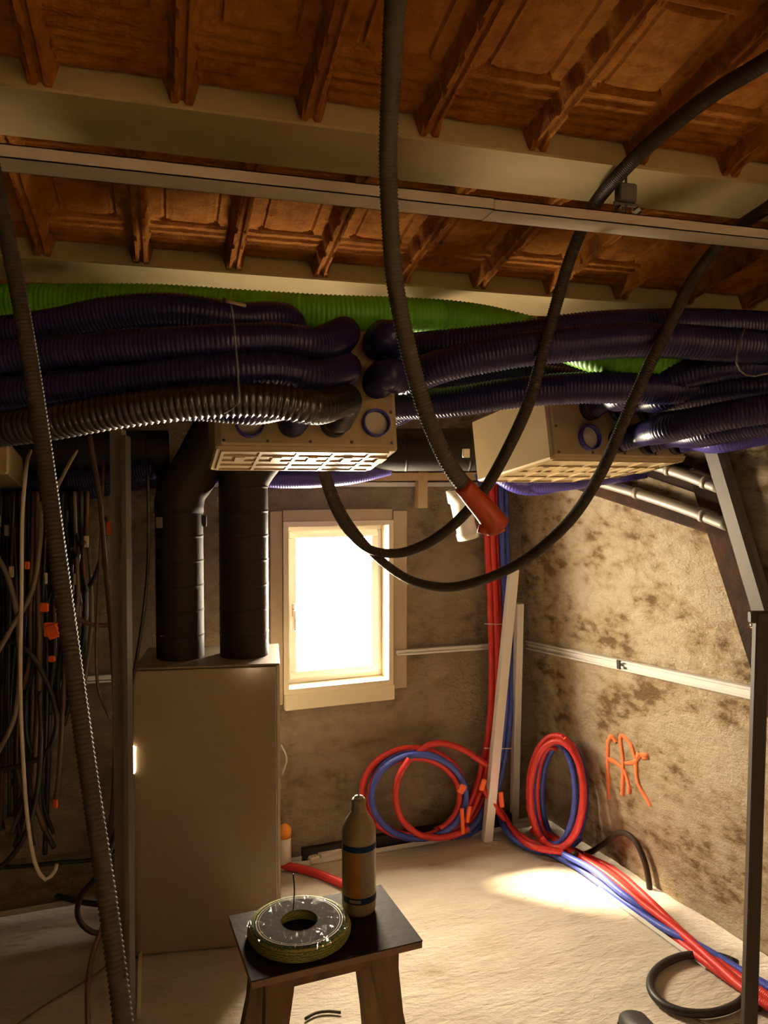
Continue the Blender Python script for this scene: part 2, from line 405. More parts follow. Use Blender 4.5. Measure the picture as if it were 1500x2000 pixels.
mb = MB(); wbox(mb, HU0-.006, HU1-.0, HZ1+.004, HZ1+.055, -.005, .016, .003); tag(mb.build('trim_2', M['tan']), kind='structure')
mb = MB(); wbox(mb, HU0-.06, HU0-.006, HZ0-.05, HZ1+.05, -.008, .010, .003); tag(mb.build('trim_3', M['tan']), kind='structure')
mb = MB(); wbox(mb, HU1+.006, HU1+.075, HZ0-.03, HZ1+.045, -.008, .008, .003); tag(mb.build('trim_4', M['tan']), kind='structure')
po.location = wq((HU0+HU1)/2, (HZ0+HZ1)/2, -.145)
po.rotation_euler = BW_N.to_track_quat('-Z', 'Y').to_euler()

# ------------------------------------------------------------------ rails on the walls and floor
def crail(name, a, b, wdt, dep, n, mat, label, cat='rail', group=None, lip=.004):
    # channel: back web plus two lips facing n
    a = Vector(a); b = Vector(b); az = (b-a).normalized(); ay = az.cross(n).normalized(); nn = ay.cross(az); 
    if nn.dot(n) < 0: nn = -nn
    L_ = (b-a).length; mb = MB()
    mb.obox(a, az, ay, nn, 0, L_, -wdt/2, wdt/2, 0, .003)
    mb.obox(a, az, ay, nn, 0, L_, -wdt/2, -wdt/2+.003, 0, dep); mb.obox(a, az, ay, nn, 0, L_, wdt/2-.003, wdt/2, 0, dep)
    mb.obox(a, az, ay, nn, 0, L_, -wdt/2, -wdt/2+lip*2, dep-.002, dep); mb.obox(a, az, ay, nn, 0, L_, wdt/2-lip*2, wdt/2, dep-.002, dep)
    mb.obox(a, az, ay, nn, 0, L_, -.006, .006, 0, dep*.55)
    return tag(mb.build(name, mat), label, cat, group)
crail('wall_rail', onright(1032, 1258, .004), onright(1492, 1356, .004), .044, .018, RW_N, M['white_metal'], 'long white metal rail fixed across the right stone wall')
mb = MB(); p = onright(1208, 1298, .026); mb.obox(p, RW_U, RW_V, RW_N, -.008, .008, -.018, .018, -.004, .003); 
tag(mb.build('clip', M['black']), 'small black clip on the white rail across the right wall', 'clip')
crail('wall_rail', onback(772, 1274, .004), onback(990, 1259, .004), .026, .02, BW_N, M['white_metal'], 'short white metal rail on back wall between window and red tubes')
crail('wall_rail', onback(110, 1330, .004), onback(262, 1320, .004), .030, .02, BW_N, M['white_metal'], 'pale metal rail on back wall behind the hanging cables')
crail('wall_rail', onback(250, 947, .004), onback(990, 946, .004), .020, .02, BW_N, M['white_metal'], 'thin white metal rail high on back wall above the window')
Zu = Z
def frail(name, p, q, w_, h_, mat, label, cat='rail', group=None):
    a = Vector(p); b = Vector(q); az = (b-a).normalized(); ay = Z.cross(az).normalized(); mb = MB(); L_ = (b-a).length
    mb.obox(a, az, ay, Z, 0, L_, -w_/2, w_/2, 0, .003); mb.obox(a, az, ay, Z, 0, L_, -w_/2, -w_/2+.003, 0, h_); mb.obox(a, az, ay, Z, 0, L_, w_/2-.003, w_/2, 0, h_)
    return tag(mb.build(name, mat), label, cat, group)
def fz(x, y, h=0.0): return onz(x, y, h)
frail('floor_rail', fz(560, 1692), fz(1040, 1608), .05, .022, M['white_metal'], 'white floor rail along the foot of back wall under tube coil')
frail('floor_rail', fz(-60, 1796), fz(215, 1748), .05, .022, M['galv'], 'grey floor rail at foot of back wall on the left')
mb = MB(); a = onback(590, 1655, .02); b = onback(1010, 1588, .02); a.z = b.z = .0
mb.bar(a+Z*.03, b+Z*.03, .03, .06); tag(mb.build('gap_shade_back', M['black']), kind='structure')  # black bar stands in for the shaded gap between wall and rail

# ------------------------------------------------------------------ metal profile under the ceiling
def ceil_profile(x0, x1, dz, label, dy=0.0):
    Yp = 1.46+dy; zz = 2.207+dz
    p = atY(x0, 0, Yp); q = atY(x1, 0, Yp); a = Vector((p.x, Yp, zz)); 
    Lp = q.x-p.x; mb = MB(); X_ = Vector((1, 0, 0)); Y_ = Vector((0, 1, 0))
    mb.obox(a, X_, Y_, Z, 0, Lp, 0, .066, 0, .002); mb.obox(a, X_, Y_, Z, 0, Lp, 0, .002, 0, .024); mb.obox(a, X_, Y_, Z, 0, Lp, .064, .066, 0, .024)
    mb.obox(a, X_, Y_, Z, 0, Lp, 0, .008, .022, .024); mb.obox(a, X_, Y_, Z, 0, Lp, .056, .066, .022, .024)
    return tag(mb.build('metal_profile', M['profile']), label, 'metal profile')
ceil_profile(-420, 978, 0, 'long metal ceiling profile, left length up to the joint')
ceil_profile(968, 1900, -.002, 'metal ceiling profile, right length beyond the joint, under the hanger clip', -.002)
# hanger
hp = Vector((atY(1222, 400, 1.50).x, 1.50, 2.232))
hg = empty('ceiling_hanger', hp, 'small metal hanger with bright nuts above the metal profile', 'hanger')
mb = MB(); mb.lathe(hp-Z*.0, Z, [(.003, 0), (.003, .10)], 10); mb.build('threaded_rod', M['galv_dark'], hg, True)
mb = MB(); mb.obox(hp, Vector((1, 0, 0)), Vector((0, 1, 0)), Z, -.022, .022, -.012, .012, .035, .075, .003); mb.obox(hp, Vector((1, 0, 0)), Vector((0, 1, 0)), Z, -.03, .03, -.002, .002, .028, .036)
mb.build('bracket', M['galv_dark'], hg)
for sx in (-1, 1):
    mb = MB(); mb.lathe(hp+Vector((sx*.017, -.006, .012)), Vector((sx*.6, -.3, .5)), [(0, 0), (.008, 0), (.008, .014), (0, .014)], 6); mb.build('nut', M['chrome'], hg)

# ------------------------------------------------------------------ manifold boxes
def manifold(name, o, ex, es, en, wd, ht, dp, ports, label, open_ports, pr=.036):
    """o = near bottom-left corner of the port face; ports (a,b) measured from o along ex,en"""
    e = empty(name, o, label, 'air distribution box', 'air distribution boxes')
    mb = MB(); mb.obox(o, ex, es, en, 0, wd, .012, dp, 0, ht, .006); mb.build('body', M['box'], e)
    mb = MB(); mb.obox(o, ex, es, en, .010, wd-.008, 0, .016, .008, ht-.008, .005); fp = mb.build('port_plate', M['box'], e)
    # ribs under the body
    mb = MB(); ncell = max(4, int(wd/.052))
    for r_ in range(5):
        s0 = .03+(dp-.05)*r_/4
        mb.obox(o, ex, es, en, .02, wd-.02, s0-.003, s0+.003, -.004, .003)
    for c in range(ncell+1):
        a = .02+(wd-.04)*c/ncell
        if c % 2 == 0: mb.obox(o, ex, es, en, a-.004, a+.004, .03, dp-.02, -.004, .003)
        else: mb.obox(o, ex, es, en, a-.012, a+.012, .03+(dp-.05)*.25, .03+(dp-.05)*.5, -.006, .003)
    mb.build('underside_ribs', M['box'], e)
    for (a, b) in [(.02+k*(wd-.04)/4, .018) for k in range(5)]+[(wd-.018, .1), (.02, .1), (wd-.018, ht*.6)]:
        mb = MB(); mb.lathe(o+ex*a+en*b-es*.002, -es, [(0, .003), (.003, .003), (.0045, 0)], 8); mb.build('screw', M['galv_dark'], e)
    for k, (a, b) in enumerate(ports):
        mb = MB(); c = o+ex*a+en*b
        mb.lathe(c, -es, [(pr-.004, .0), (pr-.004, .020), (pr, .020), (pr, .0)], 28)
        col = mb.build('port_collar', M['purple2'] if k in open_ports else M['black'], e, True)
        if k in open_ports:
            mb = MB(); mb.lathe(c, -es, [(0, .004), (pr-.005, .004), (pr-.005, 0)], 28); mb.build('port_cap', M['cream'], e)
    return e
EX = Vector((1, 0, 0)); ES = SV.normalized(); EN = Vector((0, SL, 1)).normalized()
Y1 = 1.92
o1 = atY(421, 874, Y1); r1 = atY(780, 871, Y1); W1 = r1.x-o1.x
def bp1(x, y):   # point of box one's port face seen at a pixel
    p = plane(x, y, o1, ES); return p
pts1 = []
for yy in (828, 753, 678):
    for xx in (487, 570, 652, 733):
        p = bp1(xx, yy)-o1; pts1.append((p.dot(EX), p.dot(EN)))
H1 = (bp1(600, 636)-o1).dot(EN)
manifold('distribution_box', o1, EX, ES, EN, W1, H1, .29, pts1, 'cream air distribution box in the middle with open round ports and ribbed underside', {0, 3})
# box two, turned a little, further back on the right
a2 = at(1082, 894, 2.35); b2 = at(1346, 879, 2.62)
e2 = (b2-a2); e2.z = 0; W2 = e2.length; e2.normalize()
s2 = Vector((-e2.y, e2.x, -SL)).normalized(); n2 = e2.cross(s2)
def bp2(x, y): return plane(x, y, a2, s2)
pts2 = []
for p_ in [(1148, 856), (1206, 862), (1262, 866), (1318, 866), (1150, 798), (1205, 800), (1262, 806)]:
    p = bp2(*p_)-a2; pts2.append((p.dot(e2), p.dot(n2)))
manifold('distribution_box', a2, e2, s2, n2, W2, .22, .42, pts2, 'cream air distribution box on the right with deep plain side', {0}, pr=.040)
# edge of a third one
p = at(16, 925, 2.5); mb = MB(); mb.obox(p, -EX, ES, EN, 0, .35, 0, .28, 0, .11, .006)
tag(mb.build('distribution_box', M['box']), 'cream plastic box cut off by the left picture edge', 'air distribution box', 'air distribution boxes')

# ------------------------------------------------------------------ big ribbed hoses
HR = .0385; RIB = .085; PT = .0095
def big(pts, mat, label, r=HR, group='ribbed ventilation hoses', name='ventilation_hose', rib=RIB, pitch=PT):
    return hose(name, pts, r, M[mat], label, 'hose', group, rib, pitch, 18)
def port1(x, y, dd=0.0): return bp1(x, y)-ES*dd
big(A([(-260, 880, 1.70), (-60, 846, 1.62), (90, 826, 1.58), (240, 800, 1.56), (400, 782, 1.56), (530, 782, 1.58), (610, 795, 1.62)])+[port1(652, 812, .14), port1(654, 828, .03)], 'blackhose',
    'glossy black ribbed hose, lowest of the left bundle, curling into the distribution box', pitch=.0130, rib=.17)
big(A([(-260, 820, 1.78), (-60, 800, 1.74), (200, 790, 1.72), (400, 790, 1.72), (490, 798, 1.74)])+[port1(555, 812, .10), port1(571, 830, .03)], 'purple',
    'purple ribbed hose under the black one, entering second port of the middle box')
big(A([(-260, 790, 1.72), (-60, 776, 1.66), (100, 762, 1.63), (260, 745, 1.61), (420, 726, 1.60), (540, 722, 1.63), (610, 735, 1.68)])+[port1(655, 748, .12), port1(654, 755, .03)], 'purple',
    'dark purple ribbed hose in the left bundle, second above the glossy black hose')
big(A([(-260, 720, 1.72), (-60, 705, 1.66), (100, 692, 1.64), (260, 678, 1.62), (420, 668, 1.62), (540, 664, 1.66), (615, 672, 1.72)])+[port1(655, 680, .11), port1(654, 682, .03)], 'purple',
    'dark purple ribbed hose at the upper middle of the left bundle')
big(A([(-260, 660, 1.76), (-60, 655, 1.74), (80, 640, 1.73), (220, 612, 1.72), (340, 605, 1.72), (460, 622, 1.76)])+[port1(545, 660, .12), port1(571, 680, .03)], 'purple',
    'nearly black purple hose arching over the top of the left bundle')
big(A([(-260, 745, 1.82), (-60, 730, 1.80), (120, 715, 1.78), (300, 700, 1.78), (440, 700, 1.80)])+[port1(550, 735, .09), port1(571, 755, .03)], 'purple',
    'purple hose buried inside the left bundle behind the others')
big(A([(-300, 596, 2.02), (-60, 592, 2.0), (120, 592, 2.0), (300, 592, 2.0), (480, 603, 2.02), (640, 612, 2.05), (780, 616, 2.1), (900, 624, 2.15), (1000, 642, 2.2), (1100, 672, 2.15), (1190, 700, 2.08), (1300, 710, 2.08), (1500, 690, 2.2)]), 'green',
    'bright green ribbed hose running under the ceiling beam', r=.050, pitch=.0125, rib=.07)
def AR(l): return [at(x, y, d*1.13) for x, y, d in l]
# to the right of box one
big([port1(733, 678, .03), port1(736, 680, .09)]+AR([(790, 680, 1.78), (870, 676, 1.74), (1000, 662, 1.72), (1150, 642, 1.72), (1320, 636, 1.74), (1480, 640, 1.78), (1700, 660, 1.9)]), 'purple',
    'purple hose from the top right port of the middle box, uppermost of the right bundle', r=.0435)
big([port1(733, 753, .03), port1(738, 752, .09)]+AR([(790, 738, 1.74), (870, 712, 1.68), (1000, 686, 1.66), (1120, 672, 1.66), (1250, 664, 1.68), (1400, 672, 1.70), (1700, 700, 1.8)]), 'purple',
    'purple hose with a light catching edge sweeping up right from the middle box', r=.0435)
big(AR([(690, 835, 2.35), (775, 806, 2.25), (860, 760, 2.15), (960, 735, 2.05), (1080, 742, 2.0), (1220, 772, 1.98), (1380, 772, 1.98), (1700, 780, 2.0)]), 'purple',
    'purple hose coming from behind the middle box through the centre of right bundle', r=.0435)
big(AR([(680, 800, 2.1), (775, 792, 1.95), (880, 785, 1.88), (1000, 768, 1.84), (1120, 758, 1.82), (1240, 758, 1.82), (1400, 762, 1.84), (1700, 780, 1.9)]), 'purple',
    'purple hose along the underside of the right bundle above the black duct', r=.0435)
big(AR([(780, 720, 2.2), (900, 708, 2.12), (1050, 722, 2.15), (1200, 770, 2.15), (1400, 780, 2.15), (1700, 790, 2.2)]), 'purple',
    'dark hose deep inside the right bundle behind the swept hose', r=.0435)
def port2(x, y, dd): return bp2(x, y)-s2*dd
big([port2(1206, 862, .02), port2(1215, 860, .08)]+A([(1300, 838, 2.05), (1400, 815, 1.95), (1520, 795, 1.88), (1700, 770, 1.8)]), 'purple',
    'purple hose from second lower port of the right box')
big([port2(1262, 866, .02), port2(1272, 862, .07)]+A([(1370, 848, 2.2), (1450, 832, 2.1), (1560, 815, 2.0), (1720, 800, 1.95)]), 'purple',
    'purple hose from third lower port of the right box')
big([port2(1318, 866, .02), port2(1328, 866, .06)]+A([(1400, 862, 2.42), (1480, 848, 2.35), (1580, 830, 2.3), (1740, 830, 2.2)]), 'purple2',
    'lighter violet hose, lowest one leaving the right box toward the right edge', rib=.04)
big([port2(1150, 798, .02), port2(1156, 790, .08)]+A([(1215, 775, 2.15), (1320, 738, 2.05), (1450, 715, 2.0), (1700, 720, 2.0)]), 'purple', 'purple hose from upper left port of the right box')
big([port2(1205, 800, .02), port2(1212, 796, .08)]+A([(1290, 778, 2.12), (1390, 765, 2.05), (1500, 755, 2.0), (1700, 745, 1.98)]), 'purple', 'purple hose from upper middle port of the right box')
big([port2(1262, 806, .02), port2(1270, 802, .08)]+A([(1340, 796, 2.2), (1440, 785, 2.12), (1560, 770, 2.05), (1720, 765, 2.0)]), 'purple', 'purple hose from upper right port of the right box')
# hoses at the back under the boxes
big(A([(-200, 975, 2.9), (-40, 968, 2.9), (80, 962, 2.92), (180, 945, 2.95), (280, 930, 3.0), (420, 925, 3.0), (560, 935, 3.0), (680, 928, 3.02), (760, 910, 3.05)]), 'purple2', 'violet hose running low along the back wall above the window', rib=.05)
big(A([(-200, 992, 2.85), (-40, 985, 2.85), (80, 978, 2.87), (180, 955, 2.9), (260, 940, 2.92), (400, 925, 2.9)]), 'purple', 'dark violet hose above the hanging cables at left, lowest one', r=.040)
big(A([(-200, 945, 2.8), (-40, 950, 2.8), (100, 945, 2.82), (200, 930, 2.85), (300, 915, 2.85)]), 'purple', 'dark violet hose half hidden behind the left black duct', r=.040)
big(A([(1130, 925, 3.0), (1060, 948, 3.0), (1010, 945, 3.0), (975, 925, 3.02), (950, 905, 3.05)]), 'purple2', 'violet hose looping under the right box', rib=.05)
big(A([(1260, 915, 2.9), (1180, 928, 2.92), (1100, 940, 2.95), (1030, 943, 3.0), (990, 930, 3.05)]), 'purple2', 'violet hose curving beneath the right box toward the stone wall', rib=.05)
big(A([(1010, 905, 3.15), (970, 925, 3.15), (935, 943, 3.15)]), 'purple2', 'short bright violet hose stub entering the white drain pipe', rib=.05)
# twine
hose('twine', A([(432, 590, 1.52), (440, 582, 1.5), (450, 590, 1.5), (456, 625, 1.5), (461, 680, 1.5), (465, 740, 1.49), (466, 785, 1.485), (450, 800, 1.5), (438, 806, 1.52)]), .0022, M['twine'], 'green twine tied round the left hose bundle', 'twine', n=6)
hose('twine', A([(442, 588, 1.49), (460, 592, 1.49), (480, 597, 1.50)]), .0035, M['tan'], 'short tan cord end at the knot on left hose bundle', 'cord', n=6)
hose('twine', A([(1455, 640, 1.88), (1442, 680, 1.86), (1440, 715, 1.86), (1462, 735, 1.86), (1495, 730, 1.86), (1520, 728, 1.88)]), .0022, M['greycable'], 'pale twine tied round the right hose bundle', 'twine', n=6)

# ------------------------------------------------------------------ black ducts and cabinet
cf0 = onz(265, 1866); cf1 = onz(549, 1841)
cu = (cf1-cf0); cw = cu.length; cu.normalize(); cn = Vector((cu.y, -cu.x, 0))   # cn toward camera
ct = plane(265, 1309, cf0, cn).z
cab = empty('ventilation_unit', (cf0+cf1)/2-cn*.17, 'white upright ventilation cabinet with two black ducts rising from its top', 'ventilation unit')
mb = MB(); mb.obox(cf0, cu, cn, Z, .003, cw-.003, -.34, -.022, 0, ct-.002, .004); mb.build('body', [M['cab_edge']], cab)
mb = MB(); mb.obox(cf0, cu, cn, Z, 0, cw-.012, -.020, 0, 0, ct-.004, .003); mb.build('front_panel', M['cab'], cab)
mb = MB(); mb.obox(cf0, cu, cn, Z, .002, cw, -.345, -.004, ct-.002, ct+.006, .002); mb.build('top_plate', M['cab_top'], cab)
mb = MB(); mb.obox(cf0, cu, cn, Z, cw-.010, cw, -.03, -.006, 0, ct-.003); mb.build('edge_strip', M['cab_edge'], cab)
def duct_profile(r, L_, step=.06):
    pr = []; h = 0
    while h < L_:
        pr += [(r, h), (r, h+.003), (r, h+step-.012), (r, h+step-.006), (r+.0015, h+step-.005), (r+.0015, h+step-.001)]; h += step
    return [p for p in pr if p[1] < L_]+[(r, L_)]
def duct_tube(mb, a, b, r, step=.06):
    a = Vector(a); b = Vector(b); mb.lathe(a, b-a, duct_profile(r, (b-a).length, step), 36)
dA = cf0+cu*((343-265)/284*cw+.005)-cn*.17+Z*(ct+.006)
DR = .086
dd = (dA-CAM).dot(F)
A1 = at(343, 985, dd); A1.x, A1.y = dA.x, dA.y
A2 = at(410, 865, dd+.02)
mb = MB(); duct_tube(mb, dA, A1, DR, .09); dv = mb.build('ventilation_duct', M['duct'], None, True)
tag(dv, 'black vertical duct on the left of the cabinet top, leaning right at its head', 'duct', 'black ventilation ducts')
mb = MB(); mb.tube([A1-Z*.03, A1, A1+Z*.03+(A2-A1)*.12, A1+(A2-A1)*.4+Z*.01, A2, A2+(A2-A1)*.5], DR*1.03, 32, seg=.03); mb.build('elbow', M['duct'], dv, True)
mb = MB(); mb.obox(dA+cn*(DR-.003)+Z*.50-cu*.06, cu, cn, Z, -.012, .012, -.006, .008, -.02, .02, .002); mb.build('tag', M['galv_dark'], dv)
mb = MB(); mb.obox(dA+Z*.50+cu*DR, cu, cn, Z, -.004, .012, -.01, .01, -.02, .02, .002); mb.build('bracket', M['black'], dv)
dB = cf0+cu*((474-265)/284*cw+.005)-cn*.17+Z*(ct+.006)
B1 = at(476, 905, dd); B1.x, B1.y = dB.x, dB.y
mb = MB(); duct_tube(mb, dB, B1+Z*.02, DR+.004, .09); dv = mb.build('ventilation_duct', M['duct'], None, True)
tag(dv, 'wider black vertical duct on the right of the cabinet top, beside the window', 'duct', 'black ventilation ducts')
mb = MB(); mb.tube([B1-Z*.12, B1-Z*.04+cu*.03, B1+Z*.05+cu*.10, B1+Z*.14+cu*.2], .075, 28, seg=.03); mb.build('branch', M['duct'], dv, True)
# horizontal ones
hA = at(-120, 880, 2.75); hB = at(330, 882, 2.95)
mb = MB(); duct_tube(mb, hA, hB, .080, .12); tag(mb.build('ventilation_duct', M['duct'], None, True), 'horizontal black duct at left behind the hanging conduits', 'duct', 'black ventilation ducts')
hA = at(420, 880, 3.0); hB = at(1000, 878, 3.06)
mb = MB(); duct_tube(mb, hA, hB, .084, .25); dv = mb.build('ventilation_duct', M['duct'], None, True); tag(dv, 'horizontal black duct between the two cream boxes', 'duct', 'black ventilation ducts')
p = at(911, 885, 2.95); mb = MB(); mb.obox(p, EX, Vector((0, 1, 0)), Z, -.014, .014, -.004, .012, -.017, .017, .002); mb.build('tag', M['galv'], dv)
# beam added to keep window light off the ceiling, then back wall battens
mb = MB(); mb.bar(Vector((-2.4, 2.62, 2.055)), Vector((1.72, 2.62, 2.055)), .12, .24, bev=.01)
tag(mb.build('light_block_beam', M['shaded_wood']), 'added beam hidden behind the hose bundles to block window light', 'beam')
mb = MB(); mb.bar(onback(690, 932, .05), onback(1000, 930, .05), .05, .035); tag(mb.build('timber_batten', M['pale_wood']), 'pale horizontal timber batten high on the back wall', 'batten')
mb = MB(); a = onback(822, 915, .03); b = onback(822, 992, .03); b.x = a.x; b.y = a.y; mb.bar(a+Z*.1, b, .045, .05, up=BW_N); tag(mb.build('timber_batten', M['pale_wood']), 'short vertical pale timber piece above and right of window', 'batten')

# work lamp behind the cabinet
lp = cf0-cu*.012-cn*.30; 
wl = empty('work_lamp', Vector((lp.x, lp.y, 0)), 'lit lamp tube glimpsed between metal post and cabinet', 'work lamp')
p0 = plane(260, 1512, cf0, cn); p1 = plane(260, 1456, cf0, cn); 
mb = MB(); mb.lathe(p0, Z, [(0, 0), (.008, .006), (.010, .02), (.010, (p1.z-p0.z)-.02), (.012, (p1.z-p0.z)-.006), (0, p1.z-p0.z)], 16); mb.build('lamp_tube', M['glow'], wl, True)
mb = MB(); mb.lathe(Vector((p0.x, p0.y, 0)), Z, [(0, 0), (.02, 0), (.02, .012), (.006, .016), (.006, p0.z)], 16); mb.build('stand', M['galv_dark'], wl, True)

# ------------------------------------------------------------------ metal posts left of the cabinet
def post(xt, yt, xb, yb_, wd, dp, mat, label, depth=None):
    b = onz(xb, yb_); t = at(xt, yt, (b-CAM).dot(F)*1.02)
    az = (t-b).normalized(); ax = R.copy(); ax = (ax-az*ax.dot(az)).normalized(); ay = az.cross(ax); L_ = (t-b).length
    mb = MB(); mb.obox(b, ax, ay, az, -wd/2, wd/2, -.002, 0, 0, L_); mb.obox(b, ax, ay, az, -wd/2, -wd/2+.003, 0, dp, 0, L_); mb.obox(b, ax, ay, az, wd/2-.003, wd/2, 0, dp, 0, L_)
    mb.obox(b, ax, ay, az, -wd/2, wd/2, -dp, -dp+.002, 0, L_) if False else None
    return tag(mb.build('metal_stud', mat), label, 'stud')
post(226, 838, 241, 2040, .036, .04, M['greycable'], 'upright metal stud left of the cabinet, paler and further left of the pair')
post(241, 850, 251, 2060, .013, .045, M['galv_dark'], 'dark upright metal stud touching the left cabinet edge')
mb = MB(); a = onz(271, 1990); b = onz(274, 1862, 0); mb.bar(a+Z*.006, b+Z*.006, .012, .012); tag(mb.build('floor_strip', M['cream']), 'thin pale strip on the floor below the left cabinet corner', 'strip')

# ------------------------------------------------------------------ corrugated conduits
CO = dict(rib=.15, pitch=.0062)
def conduit(pts, r, mat, label, name='corrugated_conduit'):
    return hose(name, A(pts), r, M[mat], label, 'conduit', 'corrugated electrical conduits', n=14, **CO)
c1 = conduit([(782, -90, 1.05), (770, 30, 1.15), (764, 150, 1.22), (758, 300, 1.3), (762, 430, 1.34), (770, 540, 1.36), (790, 650, 1.38), (815, 750, 1.40), (845, 840, 1.42), (885, 920, 1.45), (945, 990, 1.5)], .0168, 'grey2',
    'grey corrugated conduit hanging down the centre to the orange sleeve')
conduit([(1640, 20, 1.15), (1500, 118, 1.25), (1400, 178, 1.34), (1300, 255, 1.46), (1215, 335, 1.62), (1155, 410, 1.77), (1115, 500, 1.83), (1085, 600, 1.83), (1060, 690, 1.83), (1035, 780, 1.85), (990, 880, 1.95), (940, 965, 2.1), (880, 1030, 2.25), (820, 1068, 2.38), (770, 1081, 2.45), (720, 1072, 2.48), (675, 1030, 2.45), (645, 970, 2.4), (624, 900, 2.35)], .0155, 'grey',
    'grey conduit from upper right looping past the sleeve up to the middle box')
conduit([(1640, 310, 1.62), (1500, 405, 1.76), (1420, 462, 1.88), (1360, 535, 1.90), (1310, 630, 1.86), (1265, 720, 1.82), (1220, 820, 1.85), (1170, 930, 1.95), (1110, 1020, 2.08), (1030, 1090, 2.2), (950, 1130, 2.32), (870, 1147, 2.42), (800, 1132, 2.48), (745, 1095, 2.5), (700, 1048, 2.5), (662, 990, 2.48), (630, 905, 2.42)], .0152, 'grey',
    'grey conduit from the right edge in the lowest loop across the window')
conduit([(-30, 250, 1.16), (0, 400, 1.14), (28, 530, 1.12), (58, 700, 1.09), (85, 880, 1.06), (112, 1080, 1.02), (140, 1280, .99), (168, 1480, .97), (198, 1680, .94), (222, 1850, .92), (242, 2010, .90), (262, 2200, .88), (270, 2600, .80)], .0122, 'grey',
    'brown grey conduit hanging full height at the left, nearest to the camera')
mb = MB(); mb.tube(A([(905, 948, 1.46), (925, 972, 1.475), (950, 1000, 1.49), (972, 1030, 1.50)]), lambda t: .0185+.008*t, 16, seg=.01); 
sl = mb.build('tape_sleeve', M['sleeve'], c1, True); 
mb = MB(); mb.tube(A([(935, 1030, 1.5), (960, 1036, 1.5), (985, 1026, 1.5)]), .011, 10, seg=.01); mb.build('tape_knot', M['sleeve'], c1, True)
# white drain pipe under the violet stub
mb = MB(); a = at(893, 955, 3.18); b = at(915, 1052, 3.2); ax = b-a; Ld = ax.length
mb.lathe(a, ax, [(.030, 0), (.048, 0), (.050, .05), (.042, .055), (.042, Ld-.03), (.046, Ld-.028), (.046, Ld), (.038, Ld), (0, Ld-.004)], 28)
tag(mb.build('drain_pipe', M['pvc'], None, True), 'short white plastic pipe hanging beside the orange sleeve', 'pipe')
# thin dangling black cable by the ducts
def cable(pts, r, mat, label, group=None, name='cable', n=8, seg=.02): return hose(name, A(pts) if len(pts[0]) == 3 and not isinstance(pts[0], Vector) else pts, r, M[mat], label, 'cable', group, n=n, seg=seg)
cable([(288, 925, 2.7), (290, 1000, 2.7), (289, 1100, 2.7), (280, 1200, 2.68), (266, 1290, 2.66), (256, 1345, 2.62), (250, 1420, 2.6)], .0062, 'blackcable', 'black cable dangling beside the left black duct down to the cabinet corner')
cable([(238, 850, 2.38), (236, 1000, 2.38), (240, 1200, 2.38), (243, 1400, 2.36), (241, 1540, 2.36), (222, 1640, 2.34), (190, 1710, 2.32), (158, 1750, 2.34), (152, 1790, 2.36), (175, 1818, 2.38), (225, 1826, 2.4)], .0085, 'blackcable', 'black cable running down the metal stud and curling at the floor')
cable([(175, 850, 2.4), (195, 980, 2.4), (205, 1100, 2.4), (218, 1250, 2.4), (225, 1400, 2.38), (222, 1550, 2.36), (212, 1660, 2.34), (206, 1790, 2.3), (182, 1860, 2.25), (172, 1920, 2.2), (172, 2000, 2.15), (178, 2100, 2.1)], .0075, 'browncable', 'dark cable bending at the stud and dropping to the bottom left edge')
cable([(202, 900, 2.7), (198, 1030, 2.6), (192, 1150, 2.6), (188, 1280, 2.6), (193, 1350, 2.6), (215, 1405, 2.58)], .005, 'browncable', 'thin brown cable curving toward the lamp beside the stud')
cable([(60, 880, 2.7), (50, 925, 2.2), (44, 1000, 2.2), (42, 1150, 2.2), (40, 1350, 2.2), (46, 1500, 2.2), (55, 1610, 2.2), (70, 1690, 2.2), (88, 1718, 2.2), (105, 1705, 2.2), (111, 1688, 2.2)], .0055, 'whitecable', 'white cable with a hooked lower end at the left')
cable([(150, 880, 2.6), (125, 925, 2.4), (108, 965, 2.3), (102, 1010, 2.3), (104, 1100, 2.32)], .0055, 'whitecable', 'pale cable end curving down from the left duct')
# bundle of hanging cables
GRP = 'electrical cables hanging in the left bundle'
rn = random.Random(4)
kinds = ['blackcable', 'blackcable', 'blackcable', 'greycable', 'browncable', 'blackcable']
for k in range(120):
    x0 = rn.uniform(-30, 172); dpt = rn.uniform(2.66, 3.0)
    yb = rn.uniform(1130, 1420) if x0 > 95 else rn.uniform(1250, 1690)
    if k < 34: x0 = rn.uniform(104, 170); yb = rn.uniform(1120, 1200); 
    dx = rn.uniform(-14, 14); mk = rn.choice(kinds) if k >= 34 else 'blackcable'
    pts = [(x0, 960, dpt), (x0+dx*.3, 1030, dpt), (x0+dx, (1000+yb)/2, dpt-.02), (x0+dx*.4-6, yb-60, dpt)]
    pts.append((x0+rn.uniform(-30, 16), yb, dpt))
    tg = rn.random() < .45
    colr = {'blackcable': 'black', 'greycable': 'grey', 'browncable': 'brown'}[mk]
    zone = 'close to the metal stud' if x0 > 104 else ('behind the hanging conduit' if x0 > 60 else ('beside the white hooked cable' if x0 > 25 else 'at the left picture edge'))
    lb_ = '%s %s cable in the bundle %s%s' % ('short' if yb < 1300 else ('long' if yb > 1520 else 'middling'), colr, zone, ', with a pale tag' if tg else '')
    o = cable(pts, rn.uniform(.0055, .0095), mk, lb_, GRP)
    if tg:
        t = A([(x0+dx*.5, 1000+rn.uniform(0, 170), dpt-.012)])[0]
        mb = MB(); mb.obox(t, R, Vector((0, 1, 0)), Z, -.009, .009, -.012, .0, -.02, .02, .003); mb.build('label_tag', M['whitecable'], o)
